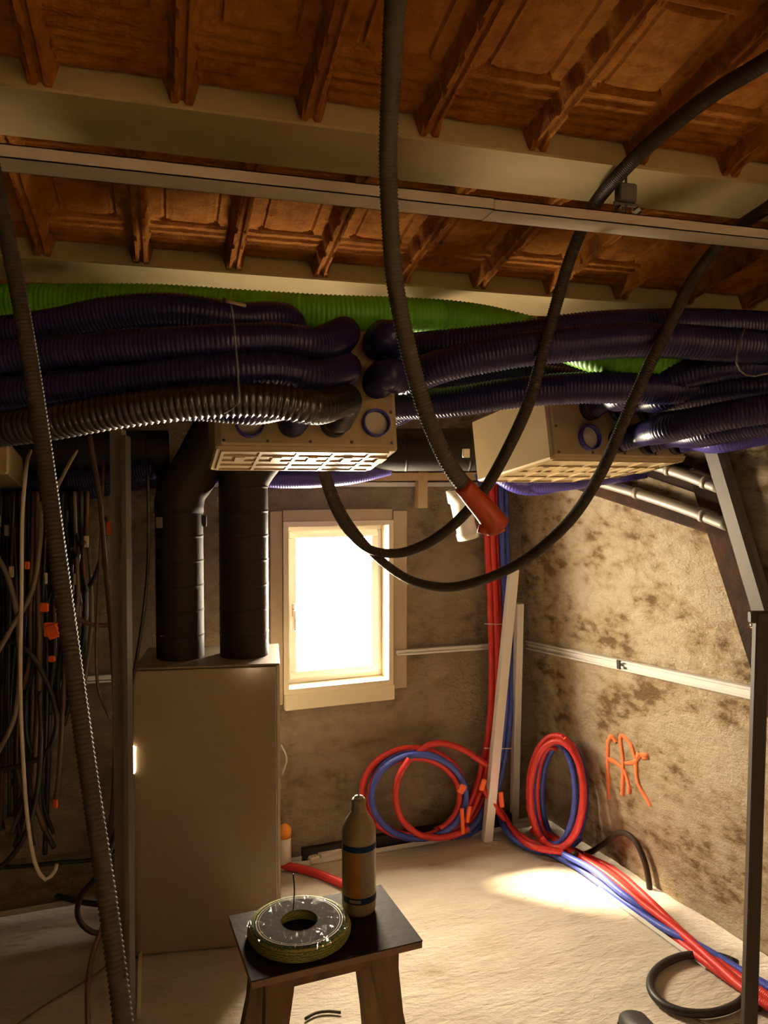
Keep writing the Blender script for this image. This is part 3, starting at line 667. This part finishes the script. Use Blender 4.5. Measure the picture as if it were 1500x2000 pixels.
big_loops = [([(-30, 1250, 2.6), (40, 1260, 2.6), (95, 1340, 2.6), (110, 1420, 2.6), (85, 1475, 2.6), (20, 1500, 2.6), (-40, 1505, 2.6)], 'blackcable', 'black cable loop crossing the stone wall at mid left'),
             ([(78, 1350, 2.6), (80, 1450, 2.58), (70, 1560, 2.58), (45, 1640, 2.56), (0, 1695, 2.54), (-60, 1730, 2.5)], 'blackcable', 'black cable sweeping down to the left edge'),
             ([(-20, 1060, 2.5), (20, 1140, 2.5), (38, 1260, 2.5), (28, 1400, 2.5), (-10, 1480, 2.5)], 'greycable', 'grey cable bowing out at the left edge'),
             ([(-20, 1300, 2.45), (20, 1230, 2.45), (60, 1160, 2.5), (78, 1060, 2.55), (80, 980, 2.6)], 'greycable', 'grey cable rising diagonally at the left'),
             ([(125, 1050, 2.7), (128, 1200, 2.7), (122, 1400, 2.7), (112, 1540, 2.7), (108, 1560, 2.7)], 'browncable', 'thin brown cable ending low against the stone wall at left'),
             ([(205, 1010, 2.7), (200, 1080, 2.7), (178, 1140, 2.72), (160, 1155, 2.74)], 'blackcable', 'short dark cable curling left beside the stud'),
             ([(130, 1190, 2.7), (165, 1215, 2.72), (205, 1222, 2.74), (232, 1218, 2.74)], 'browncable', 'dark cable drooping to the right behind the stud'),
             ([(-40, 1695, 2.9), (40, 1692, 2.92), (120, 1684, 2.95), (185, 1678, 2.98), (230, 1660, 3.0)], 'blackcable', 'dark cable lying along the foot of the left back wall')]
for pts, mk, lb in big_loops: cable(pts, .0085, mk, lb)
def fpts(l, h): return [onz(x, y, h) for x, y in l]
hose('floor_cable', fpts([(-60, 1690), (0, 1706), (80, 1738), (150, 1760), (220, 1768), (300, 1765)], .03), .011, M['blackcable'], 'thick black cable on the floor at left crossing the floor rail', 'cable', n=10)
hose('floor_cable', fpts([(20, 2010), (80, 1968), (140, 1932), (190, 1900), (225, 1872)], .004), .0032, M['browncable'], 'thin brown string on the floor at bottom left', 'string', n=6)
mb = MB(); a = fz(-60, 1722)+Z*.03; b = fz(190, 1690)+Z*.03; mb.bar(a+Vector((0, .06, .03)), b+Vector((0, .06, .03)), .03, .05); tag(mb.build('red_strip', plain('faded_red', (.14, .03, .02), .7)), 'faded dark red strip along foot of left back wall', 'strip')
# orange tags in the bundle
for (x, y, d_, sx, sy, lb) in [(214, 1032, 2.36, 7, 13, 'orange tape tag on the stud near the top'), (86, 1186, 2.40, 9, 9, 'upper orange tape tag in the cable bundle'), (100, 1230, 2.36, 15, 14, 'large crumpled orange tape tag in the cable bundle'),
                               (101, 1287, 2.36, 7, 6, 'small orange tape tag under the large one'), (53, 1104, 2.5, 5, 8, 'tiny orange cable tag high in the bundle'), (108, 1570, 2.7, 5, 9, 'tiny orange mark at the end of a thin cable')]:
    p = at(x, y, d_); k = d_/FPX; mb = MB(); mb.obox(p, R, F, U, -sx*k, sx*k, -.004, .006, -sy*k, sy*k, .0035)
    if sx > 12: mb.obox(p, (R+U*.4).normalized(), F, (U-R*.4).normalized(), -sx*k*.6, sx*k*1.0, -.010, .003, -sy*k*1.3, sy*k*.7, .003)
    tag(mb.build('tape_tag', M['orange']), lb, 'tape')

# ------------------------------------------------------------------ leaning studs in the corner
def lean(a, b, wd, dp, label):
    mb = MB(); mb.bar(a, b, wd, dp, up=BW_N, bev=.002); return tag(mb.build('metal_stud', M['white_metal']), label, 'stud')
a = onback(951, 1612, .13); b = onback(1003, 1112, .17); a.z = .0; lean(a, b, .044, .034, 'pale metal stud leaning in the corner in front of the red tubes')
a = onz(1004, 1610); b = onback(1014, 1178, .12); a.z = .0; lean(a, b, .034, .034, 'shorter pale metal stud leaning right in the wall corner')

# ------------------------------------------------------------------ red and blue tubes
TR = .0150
TG = 'red and blue water tubes'
def tube(pts, mat, label, r=TR, name=None): return hose(name or ('red_tube' if mat == 'red' else 'blue_tube'), pts, r, M[mat], label, 'tube', TG, n=10, rib=.08, pitch=.006, seg=.01)
def Bk(l, off): return [onback(x, y, off if not isinstance(off, list) else off[i]) for i, (x, y) in enumerate(l)]
vert = [(949, 935), (951, 1050), (957, 1180), (960, 1300), (957, 1400), (945, 1480), (925, 1550), (895, 1600), (850, 1622)]
def shift(l, dx, dy=0, dxe=None):
    n = len(l)-1; dxe = dx if dxe is None else dxe; return [(x+dx+(dxe-dx)*i/n, y+dy*i/n) for i, (x, y) in enumerate(l)]
tube(Bk(vert, .06), 'red', 'red tube, leftmost of the vertical bunch in the corner')
tube(Bk(shift(vert, 11, 4), .07), 'red', 'red tube, second of the vertical bunch in the corner')
tube(Bk(shift(vert, 20, 9), .05), 'red', 'red tube, behind the others in the vertical corner bunch')
tube(Bk(shift(vert, 29, 14), .075), 'blue', 'blue tube, left one of the vertical bunch in the corner')
tube(Bk(shift(vert, 38, 20), .06), 'blue', 'blue tube, right one of the vertical bunch in the corner')
tube(Bk([(985, 940), (988, 1050), (993, 1200), (996, 1350), (990, 1450), (972, 1530), (950, 1590)], .05), 'red', 'red tube at the right rim of the vertical bunch behind the leaning stud')
for yy, lb in ((1218, 'thin white tie round the vertical tubes at mid height'), (1461, 'thin white tie round the vertical tubes low down')):
    q = [(946, yy), (965, yy+1), (1000, yy+1)] ; hose('cable_tie', Bk(q, .103), .0028, M['whitecable'], lb, 'cable tie', n=6)
def coil(cx, cy, rx, ry, turns, ph, off0, off1, fn, drift=0, tilt=0):
    n = int(26*turns); out = []
    for i in range(n+1):
        t = ph+2*math.pi*turns*i/n; a = i/n
        x = cx+(rx+drift*a)*math.cos(t); y = cy+(ry+drift*a)*math.sin(t)
        out.append(fn(x+tilt*math.sin(t), y, off0+(off1-off0)*a))
    return out
tube(coil(806, 1548, 99, 87, 1.0, 2.4, .06, .085, onback), 'red', 'outermost red loop of the coil hanging on the back wall')
tube(coil(812, 1552, 88, 86, 1.0, 2.0, .065, .08, onback), 'blue', 'dark blue loop next inside the outer red loop on the back wall')
tube(coil(818, 1556, 92, 82, 1.0, 1.2, .095, .12, onback), 'blue', 'front blue loop of the coil on the back wall')
tube(coil(810, 1556, 88, 76, .9, 1.6, .08, .10, onback), 'red', 'inner red loop of the coil on the back wall')
tube(coil(812, 1545, 95, 82, .55, 3.6, .05, .06, onback), 'red', 'red loop hugging the wall behind the back wall coil')
tube(Bk([(800, 1482), (780, 1515), (773, 1560), (785, 1600), (815, 1628), (850, 1636), (890, 1630), (915, 1618)], .14), 'red', 'red tube hanging in a free inner curve inside the back wall coil')
tube(Bk([(815, 1470), (838, 1455), (865, 1452), (900, 1462), (930, 1480), (950, 1494)], [.09, .08, .07, .09, .10, .11]), 'red', 'red tube arching over the back wall coil to the corner')
for (x, y, sx, sy, rt, lb) in [(902, 1541, 7, 9, -.5, 'orange tape on the right side of the wall coil'), (903, 1604, 4, 26, .05, 'long orange tape strip at lower right of the wall coil'), (915, 1590, 4, 17, -.15, 'second orange tape strip beside the wall coil'), (943, 1533, 5, 12, -.3, 'orange tape on tube end at the leaning stud'), (979, 1562, 5, 16, .1, 'dark orange tape tail between the two leaning studs')]:
    p = onback(x, y, .15); k = 3.5/FPX; ca = R*math.cos(rt)+Z*math.sin(rt); cb_ = Z*math.cos(rt)-R*math.sin(rt); mb = MB(); mb.obox(p, ca, F, cb_, -sx*k, sx*k, -.006, .006, -sy*k, sy*k, .004)
    tag(mb.build('tape_tag', M['orange']), lb, 'tape')
# second coil standing against the right wall
CO2 = onright(1140, 1545, .05); CN2 = Vector((-.80, -.60, .05)).normalized()
def onc2(x, y, off): return plane(x, y, CO2, CN2, off-.05)
tube(coil(1086, 1547, 53, 110, 1.0, 1.6, .10, .13, onc2), 'red', 'front red loop of the coil standing against the right wall')
tube(coil(1091, 1545, 50, 106, 1.0, 1.2, .05, .08, onc2), 'blue', 'blue loop at the wall side of the right wall coil')
tube(coil(1082, 1550, 42, 100, 1.0, 1.8, .09, .115, onc2), 'blue', 'inner blue loop of the right wall coil')
tube(coil(1092, 1553, 52, 112, .95, 1.8, .05, .03, onc2), 'blue', 'dark blue loop lying behind the right wall coil')
tube(coil(1088, 1552, 52, 104, 1.0, 2.2, .13, .155, onc2), 'red', 'foremost red loop of the right wall coil')
tube(coil(1078, 1550, 30, 92, .5, 1.9, .07, .08, onc2, tilt=0), 'red', 'slim red arc inside the right wall coil')
tube(coil(1100, 1550, 42, 100, .5, 1.5, .03, .04, onc2), 'blue', 'slim blue arc inside the right wall coil')
tube([onback(945, 1540, .12), onback(965, 1572, .14), onz(990, 1606, .06), onz(1020, 1635, .03), onz(1060, 1652, .02), onz(1110, 1655, .03)], 'red', 'red tube drooping from the leaning stud to the foot of the right coil')
tube([onz(975, 1590, .08), onz(990, 1625, .04), onz(1020, 1650, .02), onz(1060, 1662, .015), onz(1110, 1655, .02), onz(1135, 1635, .07)], 'blue', 'blue tube on the floor curving into the right coil')
tube([onback(960, 1556, .14), onz(985, 1595, .08), onz(1010, 1632, .04), onz(1045, 1655, .045), onz(1100, 1664, .04)], 'red', 'second red tube drooping beside the first toward the right coil')
p = onright(1036, 1592, .14); mb = MB(); mb.obox(p, (R*.9-Z*.3).normalized(), F, (Z*.9+R*-.35).normalized(), -.012, .012, -.006, .006, -.045, .045, .004); tag(mb.build('tape_tag', M['orange']), 'orange tape at lower left of the right wall coil', 'tape')
p = onright(1112, 1450, .10); mb = MB(); mb.obox(p, (R*.8-Z*.6).normalized(), F, (Z*.8+R*.6).normalized(), -.03, .03, -.004, .006, -.010, .010, .003); tag(mb.build('tape_tag', M['orange']), 'orange tape on top of the right wall coil', 'tape')
run = [(1040, 1622), (1100, 1668), (1180, 1712), (1250, 1768), (1320, 1832), (1390, 1893), (1460, 1944), (1560, 2010), (1700, 2110)]
def runp(off, h, j=0): 
    out = []
    for i, (x, y) in enumerate(run):
        s = off+j*math.sin(i*1.7+off*9); out.append(onz(x+s*.55, y-s*.45, h+.004*math.sin(i*2.1+off)))
    return out
tube(runp(4, .015, 4), 'red', 'red tube on the floor along the right wall, nearest the room', r=.0145)
tube(runp(16, .018, 5), 'red', 'red tube on the floor along the right wall, second from the room', r=.0145)
tube(runp(27, .016, 4), 'red', 'red tube on the floor along the right wall, nearest the wall', r=.0145)
tube(runp(14, .042, 7), 'red', 'red tube riding on top of the floor run by the right wall', r=.0145)
tube([onz(1050, 1655, .015), onz(1120, 1690, .014), onz(1180, 1732, .014), onz(1240, 1776, .014), onz(1300, 1815, .03), onz(1370, 1850, .03), onz(1430, 1885, .02), onz(1510, 1935, .015), onz(1650, 2010, .015)], 'blue', 'blue tube on the floor crossing under the red run by the right wall', r=.0135)
tube([onz(1100, 1668, .05), onz(1160, 1700, .05), onz(1215, 1745, .045), onz(1280, 1790, .02), onz(1350, 1838, .015), onz(1420, 1880, .015), onz(1500, 1925, .015), onz(1640, 2000, .015)], 'blue', 'second blue tube against the foot of right wall', r=.0135)
frail('floor_rail', onz(1175, 1738), onz(1385, 1890), .034, .018, M['white_metal'], 'white floor rail beside the red tubes along the right wall')
# black cables at right
hose('black_conduit', [onz(1120, 1668, .06), onright(1150, 1666, .05), onright(1180, 1648, .04), onright(1215, 1626, .035), onright(1240, 1642, .035), onright(1258, 1680, .03), onright(1267, 1720, .03), onright(1270, 1756, .03)], .0125, M['grey'], 'grey black conduit arching against the right wall beside the coil', 'conduit', n=12, rib=.08, pitch=.005)
cp = []
for i in range(30):
    t = -.75-2*math.pi*i/29*.94; cp.append(onz(1368+98*math.cos(t), 1922+58*math.sin(t), .014))
cp.append(onz(1480, 1968, .014))
hose('black_conduit', cp, .0135, M['black'], 'black cable loop lying on the floor at bottom right', 'cable', n=12)
hose('floor_cable', fpts([(1325, 1972), (1380, 2000), (1450, 2030)], .005), .004, M['browncable'], 'thin brown wire on floor under the black loop', 'wire', n=6)
hose('floor_cable', fpts([(596, 1990), (615, 1979), (640, 1975), (668, 1978)], .005), .0045, M['grey'], 'short grey wire offcut on the floor between stool legs', 'wire', n=6)
# red hose behind the bottle
tube([onz(480, 1680, .016), onz(550, 1690, .016), onz(600, 1700, .016), onz(650, 1718, .016), onz(700, 1742, .016)], 'red', 'short red tube on the floor between cabinet and bottle', r=.018)
# offcuts by the back wall
mb = MB(); mb.bar(onz(622, 1682)+Z*.018, onz(700, 1655)+Z*.018, .05, .036, bev=.003); tag(mb.build('profile_offcut', M['white_metal']), 'white metal profile offcut on floor behind the bottle', 'offcut')
mb = MB(); mb.bar(onz(604, 1688)+Z*.016, onz(622, 1682)+Z*.016, .035, .03, bev=.006); tag(mb.build('plaster_lump', M['cream']), 'small cream lump beside the white offcut', 'lump')
cpos = onz(556, 1695); ca_ = empty('sealant_cartridge', cpos, 'white cartridge with orange cap standing behind the cabinet edge', 'cartridge')
mb = MB(); mb.lathe(cpos, Z, [(0, 0), (.028, 0), (.028, .13), (.024, .135), (0, .136)], 24); mb.build('body', M['pvc'], ca_, True)
mb = MB(); mb.lathe(cpos+Z*.136, Z, [(0, 0), (.028, .0), (.030, .035), (.012, .055), (0, .056)], 20); mb.build('cap', plain('orange_cap', (.85, .30, .03), .4), ca_, True)
hose('cable', [onback(549, 1455, .03), onback(560, 1480, .04), onback(556, 1500, .03), onback(550, 1515, .03)], .004, M['whitecable'], 'thin pale wire loop on wall right of the cabinet', 'wire', n=6)

# ------------------------------------------------------------------ sprayed letters on the right wall
bvh = BVHTree.FromPolygons([v for v in wrm.v], wrm.f)
def wallpt(x, y, lift=.0016):
    d = ray(x, y).normalized(); h = bvh.ray_cast(CAM, d)
    return (h[0] if h[0] is not None else onright(x, y))+RW_N*lift
strokes = [([(1190, 1560), (1188, 1500), (1190, 1445), (1196, 1438), (1204, 1450)], .009), ([(1186, 1480), (1205, 1490), (1222, 1508), (1230, 1540), (1228, 1548)], .010),
           ([(1216, 1552), (1218, 1490), (1214, 1436), (1232, 1452), (1243, 1480), (1250, 1470)], .009), ([(1222, 1490), (1240, 1488), (1252, 1474), (1266, 1476), (1256, 1480)], .009),
           ([(1244, 1482), (1243, 1505), (1250, 1535), (1262, 1556), (1272, 1574)], .009)]
mb = MB()
for l, hw in strokes:
    P3 = [wallpt(x, y) for x, y in l]; P = spline(P3, .006); 
    P = [wallpt(*((lambda q: (750+FPX*q.dot(R)/q.dot(F), 1000-FPX*q.dot(U)/q.dot(F)))(p-CAM))) for p in P]
    base = len(mb.v)
    for i, p in enumerate(P):
        T = (P[min(i+1, len(P)-1)]-P[max(0, i-1)]).normalized(); S = T.cross(RW_N).normalized()
        ww = hw*1.25*(.8+.35*noise.noise(p*60)); mb.v += [p+S*ww-RW_N*.004, p+S*ww*.8+RW_N*.004, p-S*ww*.8+RW_N*.004, p-S*ww-RW_N*.004]
    for i in range(len(P)-1):
        for k in range(3): q = base+i*4+k; mb.f.append((q, q+1, q+5, q+4))
tag(mb.build('spray_marking', M['spray'], None, True), 'orange spray painted letters on the right stone wall', 'spray marking')

# ------------------------------------------------------------------ struts at the upper right
def strut(mb, pts, off, r): mb.tube([onright(x, y, off) for x, y in pts], r, 20, seg=.03)
st = empty('branched_strut', onright(1490, 1200, .10), 'grey metal strut with two branches fixed at the upper right wall', 'strut')
mb = MB(); mb.bar(onright(1388, 850, .10), onright(1494, 1205, .10), .07, .045, up=RW_N, bev=.012); mb.build('main_tube', M['galv_dark'], st)
for l, r_ in (([(1120, 928), (1240, 962), (1340, 995), (1425, 1028)], .019), ([(1255, 902), (1330, 925), (1410, 955)], .019)):
    mb = MB(); strut(mb, l, .10, r_); br = mb.build('branch', M['galv'], st, True)
    for f in (.35, .8):
        i = min(len(l)-2, int(f*(len(l)-1))); fr_ = f*(len(l)-1)-i
        x = l[i][0]+(l[i+1][0]-l[i][0])*fr_; y = l[i][1]+(l[i+1][1]-l[i][1])*fr_
        mb = MB(); mb.tube([onright(x-4, y-1.5, .10), onright(x+4, y+1.5, .10)], r_+.003, 20, seg=.03); mb.build('collar', M['galv'], br, True)
q = onright(1478, 1203, .12); mb = MB(); mb.lathe(q, R, [(0, 0), (.012, 0), (.014, .02), (.008, .03), (0, .03)], 12); mb.lathe(q-Z*.03-R*.02, R, [(0, 0), (.009, 0), (.009, .05), (0, .05)], 12); mb.build('clamp', M['chrome'], st, True)
# timber bracing behind it, dark and wide enough to include the strut's shadow bands
tb = empty('timber_shadow_brace', onright(1500, 1330, .03), 'timber brace with strut shadow built in, on the right wall behind the grey strut', 'timber brace')
mb = MB(); mb.bar(onright(1378, 905, .03), onright(1540, 1400, .03), .135, .06, up=RW_N, bev=.01); mb.build('post', M['shaded_wood'], tb)
mb = MB(); mb.bar(onright(1085, 925, .03), onright(1440, 1038, .03), .065, .06, up=RW_N, bev=.01); mb.build('rail', M['shaded_wood'], tb)
mb = MB(); mb.bar(onright(1230, 896, .03), onright(1425, 960, .03), .075, .06, up=RW_N, bev=.01); mb.build('rail', M['shaded_wood'], tb)
# prop at the right edge
pb = onz(1462, 2030); pt_ = at(1487, 1195, (pb-CAM).dot(F)*.985)
pr_ = empty('steel_prop', pb, 'dark upright steel prop at the right picture edge', 'prop')
mb = MB(); mb.bar(pb, pt_, .040, .030, up=F, bev=.004); mb.build('tube', M['prop'], pr_)
mb = MB(); mb.lathe(pb, Z, [(0, 0), (.06, 0), (.06, .006), (.02, .008)], 20); mb.build('foot_plate', M['prop'], pr_)
mb = MB(); mb.bar(pt_-R*.035-Z*.015, pt_+R*.05-Z*.015, .035, .025, up=F, bev=.004); mb.build('head', M['prop'], pr_)

# ------------------------------------------------------------------ stool, wire coil, bottle
SH = .50
s0, s1, s2_, s3 = [onz(*p, SH) for p in ((443, 1790), (740, 1728), (830, 1836), (495, 1915))]
cen = (s0+s1+s2_+s3)/4; sx = ((s1-s0)+(s2_-s3)).normalized(); sy = Vector((-sx.y, sx.x, 0)); sw = ((s1-s0).length+(s2_-s3).length)/4; sd = ((s0-s3).length+(s1-s2_).length)/4
stool = empty('stool', Vector((cen.x, cen.y, 0)), 'small dark wooden stool carrying the bottle and the wire coil', 'stool')
mb = MB(); mb.obox(cen, sx, sy, Z, -sw, sw, -sd, sd, -.003, 0, 0); mb.build('seat', M['stool_top'], stool)
mb = MB(); mb.obox(cen, sx, sy, Z, -sw+.001, sw-.001, -sd+.001, sd-.001, -.020, -.003); mb.build('seat_edge', M['stool_edge'], stool)
for ey in (-1, 1):
    mb = MB(); mb.obox(cen, sx, sy, Z, -sw*.62, sw*.66, ey*sd*.55-.011, ey*sd*.55+.011, -.075, -.020); mb.build('apron', M['stool_leg'], stool)
for ex_ in (-1, 1):
    mb = MB(); mb.obox(cen, sx, sy, Z, ex_*sw*.62-.011, ex_*sw*.62+.011, -sd*.5, sd*.5, -.075, -.020); mb.build('apron', M['stool_leg'], stool)
for ex_ in (-1, 1):
    for ey in (-1, 1):
        mb = MB(); secs = []
        for z_, spl, wx in ((-.020, 0, .040), (-.09, .004, .034), (-.20, .020, .027), (-.32, .042, .027), (-.44, .062, .030), (-.5, .070, .032)):
            c = cen+sx*ex_*(sw*.62+spl*.9)+sy*ey*(sd*.52+spl*.8)+Z*z_
            secs += [c-sx*wx-sy*.017, c+sx*wx-sy*.017, c+sx*wx+sy*.017, c-sx*wx+sy*.017]
        fs = [(3, 2, 1, 0), (20, 21, 22, 23)]
        for k in range(5):
            for i in range(4): fs.append((k*4+i, k*4+(i+1) % 4, k*4+4+(i+1) % 4, k*4+4+i))
        mb.add(secs, fs); mb.build('leg', M['stool_leg'], stool)
wc = onz(585, 1822, SH); WR = 101/FPX*(wc-CAM).dot(F)
wcoil = empty('wire_coil', wc, 'shrink wrapped coil of green and yellow wire lying on the stool', 'wire coil')
mb = MB(); prof = []
for k in range(25):
    t = k/24; h = .002+.026*t; prof.append((WR-.006+.004*math.sin(t*math.pi)+.0018*math.cos(k*math.pi), h))
prof += [(WR-.02, .034)]; mb.lathe(wc, Z, [(WR*.45, .002)]+prof+[(WR*.62, .033), (WR*.45, .030), (WR*.45, .002)], 56); mb.build('winding', M['earth'], wcoil, True)
mb = MB(); P = []
for k in range(12): rr = WR-.020-.006*k; P.append((rr+.003, .0335)); P.append((rr, .0350))
mb.lathe(wc, Z, P, 56); mb.build('top_winding', plain('brown_wire', (.02, .012, .008), .8, spec=.05, vary=.5, bscale=120), wcoil, True)
mb = MB(); nn = 64; rings = [(WR+.001, .0), (WR+.003, .012), (WR+.003, .024), (WR-.002, .032), (WR-.018, .038), (WR*.7, .0395), (WR*.48, .037), (WR*.34, .032)]
for r_, h in rings:
    for i in range(nn):
        t = 2*math.pi*i/nn; k_ = 1+.012*math.sin(t*17+h*90)*(1 if h > .03 else .4); mb.v.append(wc+Vector((math.cos(t)*r_*k_, math.sin(t)*r_*k_, h+.0045*math.sin(t*19+r_*90)*(h > .03))))
for k in range(len(rings)-1):
    for i in range(nn): mb.f.append((k*nn+i, k*nn+(i+1) % nn, (k+1)*nn+(i+1) % nn, (k+1)*nn+i))
mb.build('shrink_wrap', M['film'], wcoil, True)
hose('wire_end', [wc+Z*.035+sy*.06, wc+Z*.08+sy*.065+R*.004, wc+Z*.125+sy*.06], .0018, M['black'], '', 'wire', n=6, seg=.01, parent=wcoil)
bc = onz(701, 1776, SH); BR = 33/FPX*(bc-CAM).dot(F); k_ = BR/.042
def hb(y): return plane(701, y, bc, Vector((F.x, F.y, 0)).normalized()).z-SH
bt = empty('bottle', bc, 'plastic squeeze bottle with amber and blue label standing on the stool', 'bottle')
sh = hb(1612); nk = hb(1582); tp = hb(1560)
mb = MB(); mb.lathe(bc, Z, [(0, 0), (BR*.90, 0), (BR*.97, .008), (BR, .02), (BR, sh-.012), (BR*.97, sh), (BR*.82, sh+(nk-sh)*.35), (BR*.46, nk-.003), (BR*.42, nk)], 40); mb.build('body', M['bottle'], bt, True)
mb = MB(); mb.lathe(bc, Z, [(BR*.44, nk-.002), (BR*.47, nk+.004), (BR*.42, nk+.008), (BR*.44, tp-.004), (BR*.40, tp), (0, tp)], 28); mb.build('neck_cap', M['bottle'], bt, True)
mb = MB(); mb.lathe(bc, Z, [(0, tp), (BR*.30, tp), (BR*.28, tp+.006), (.003, tp+.009), (.0025, tp+.030), (0, tp+.031)], 20); mb.build('nozzle', M['galv'], bt, True)
def band(y0, y1, a0, a1, mat, nm, e=.0008):
    z0, z1 = hb(y1), hb(y0); v = []; f = []; n = 22; camd = math.atan2(-F.y, -F.x)
    for i in range(n+1):
        t = camd+math.radians(a0+(a1-a0)*i/n); c = Vector((math.cos(t), math.sin(t), 0)); v += [bc+c*(BR+e)+Z*z0, bc+c*(BR+e)+Z*z1]
    for i in range(n): f.append((2*i, 2*i+2, 2*i+3, 2*i+1))
    return MB().add(v, f).build(nm, mat, bt, True)
band(1648, 1750, -62, 90, M['greylabel'], 'label', .0006)
band(1652, 1742, -58, 12, M['amber'], 'label_panel', .0012)
band(1640, 1651, -58, 88, M['bluelabel'], 'label_stripe', .0014)
band(1738, 1750, -58, 88, M['bluelabel'], 'label_stripe', .0014)
band(1741, 1747, -30, 8, M['greylabel'], 'label_text_patch', .0018)

# black shoe at the bottom edge
sp = onz(1240, 2025); shoe = empty('work_shoe', sp, 'black work shoe toe poking in at the bottom edge', 'shoe')
mb = MB(); secs = []
sdir = (onz(1285, 2090)-onz(1225, 1990)); sdir.z = 0; sdir.normalize(); sn = Vector((-sdir.y, sdir.x, 0))
prf = [(-.055, .012, .02), (-.045, .032, .04), (-.02, .044, .055), (.03, .048, .065), (.09, .046, .085), (.14, .042, .11), (.2, .042, .12), (.24, .03, .10)]
for a_, w_, h_ in prf:
    for i in range(14):
        t = 2*math.pi*i/14; zz = max(.012, .012+h_*.5+h_*.5*math.sin(t)); secs.append(sp+sdir*a_+sn*w_*math.cos(t)+Z*zz)
fs = [list(range(13, -1, -1)), [len(secs)-14+i for i in range(14)]]
for k in range(len(prf)-1):
    for i in range(14): fs.append((k*14+i, k*14+(i+1) % 14, (k+1)*14+(i+1) % 14, (k+1)*14+i))
mb.add(secs, fs); mb.build('upper', M['black'], shoe, True)
mb = MB(); secs = []
for a_, w_, h_ in prf:
    for zz in (0, .016): secs += [sp+sdir*a_-sn*(w_+.004)+Z*zz, sp+sdir*a_+sn*(w_+.004)+Z*zz]
fs = [(0, 1, 3, 2), (len(secs)-4, len(secs)-2, len(secs)-1, len(secs)-3)]
for k in range(len(prf)-1):
    q = k*4; fs += [(q, q+4, q+5, q+1), (q+2, q+3, q+7, q+6), (q, q+2, q+6, q+4), (q+1, q+5, q+7, q+3)]
mb.add(secs, fs); mb.build('sole', M['blackcable'], shoe)
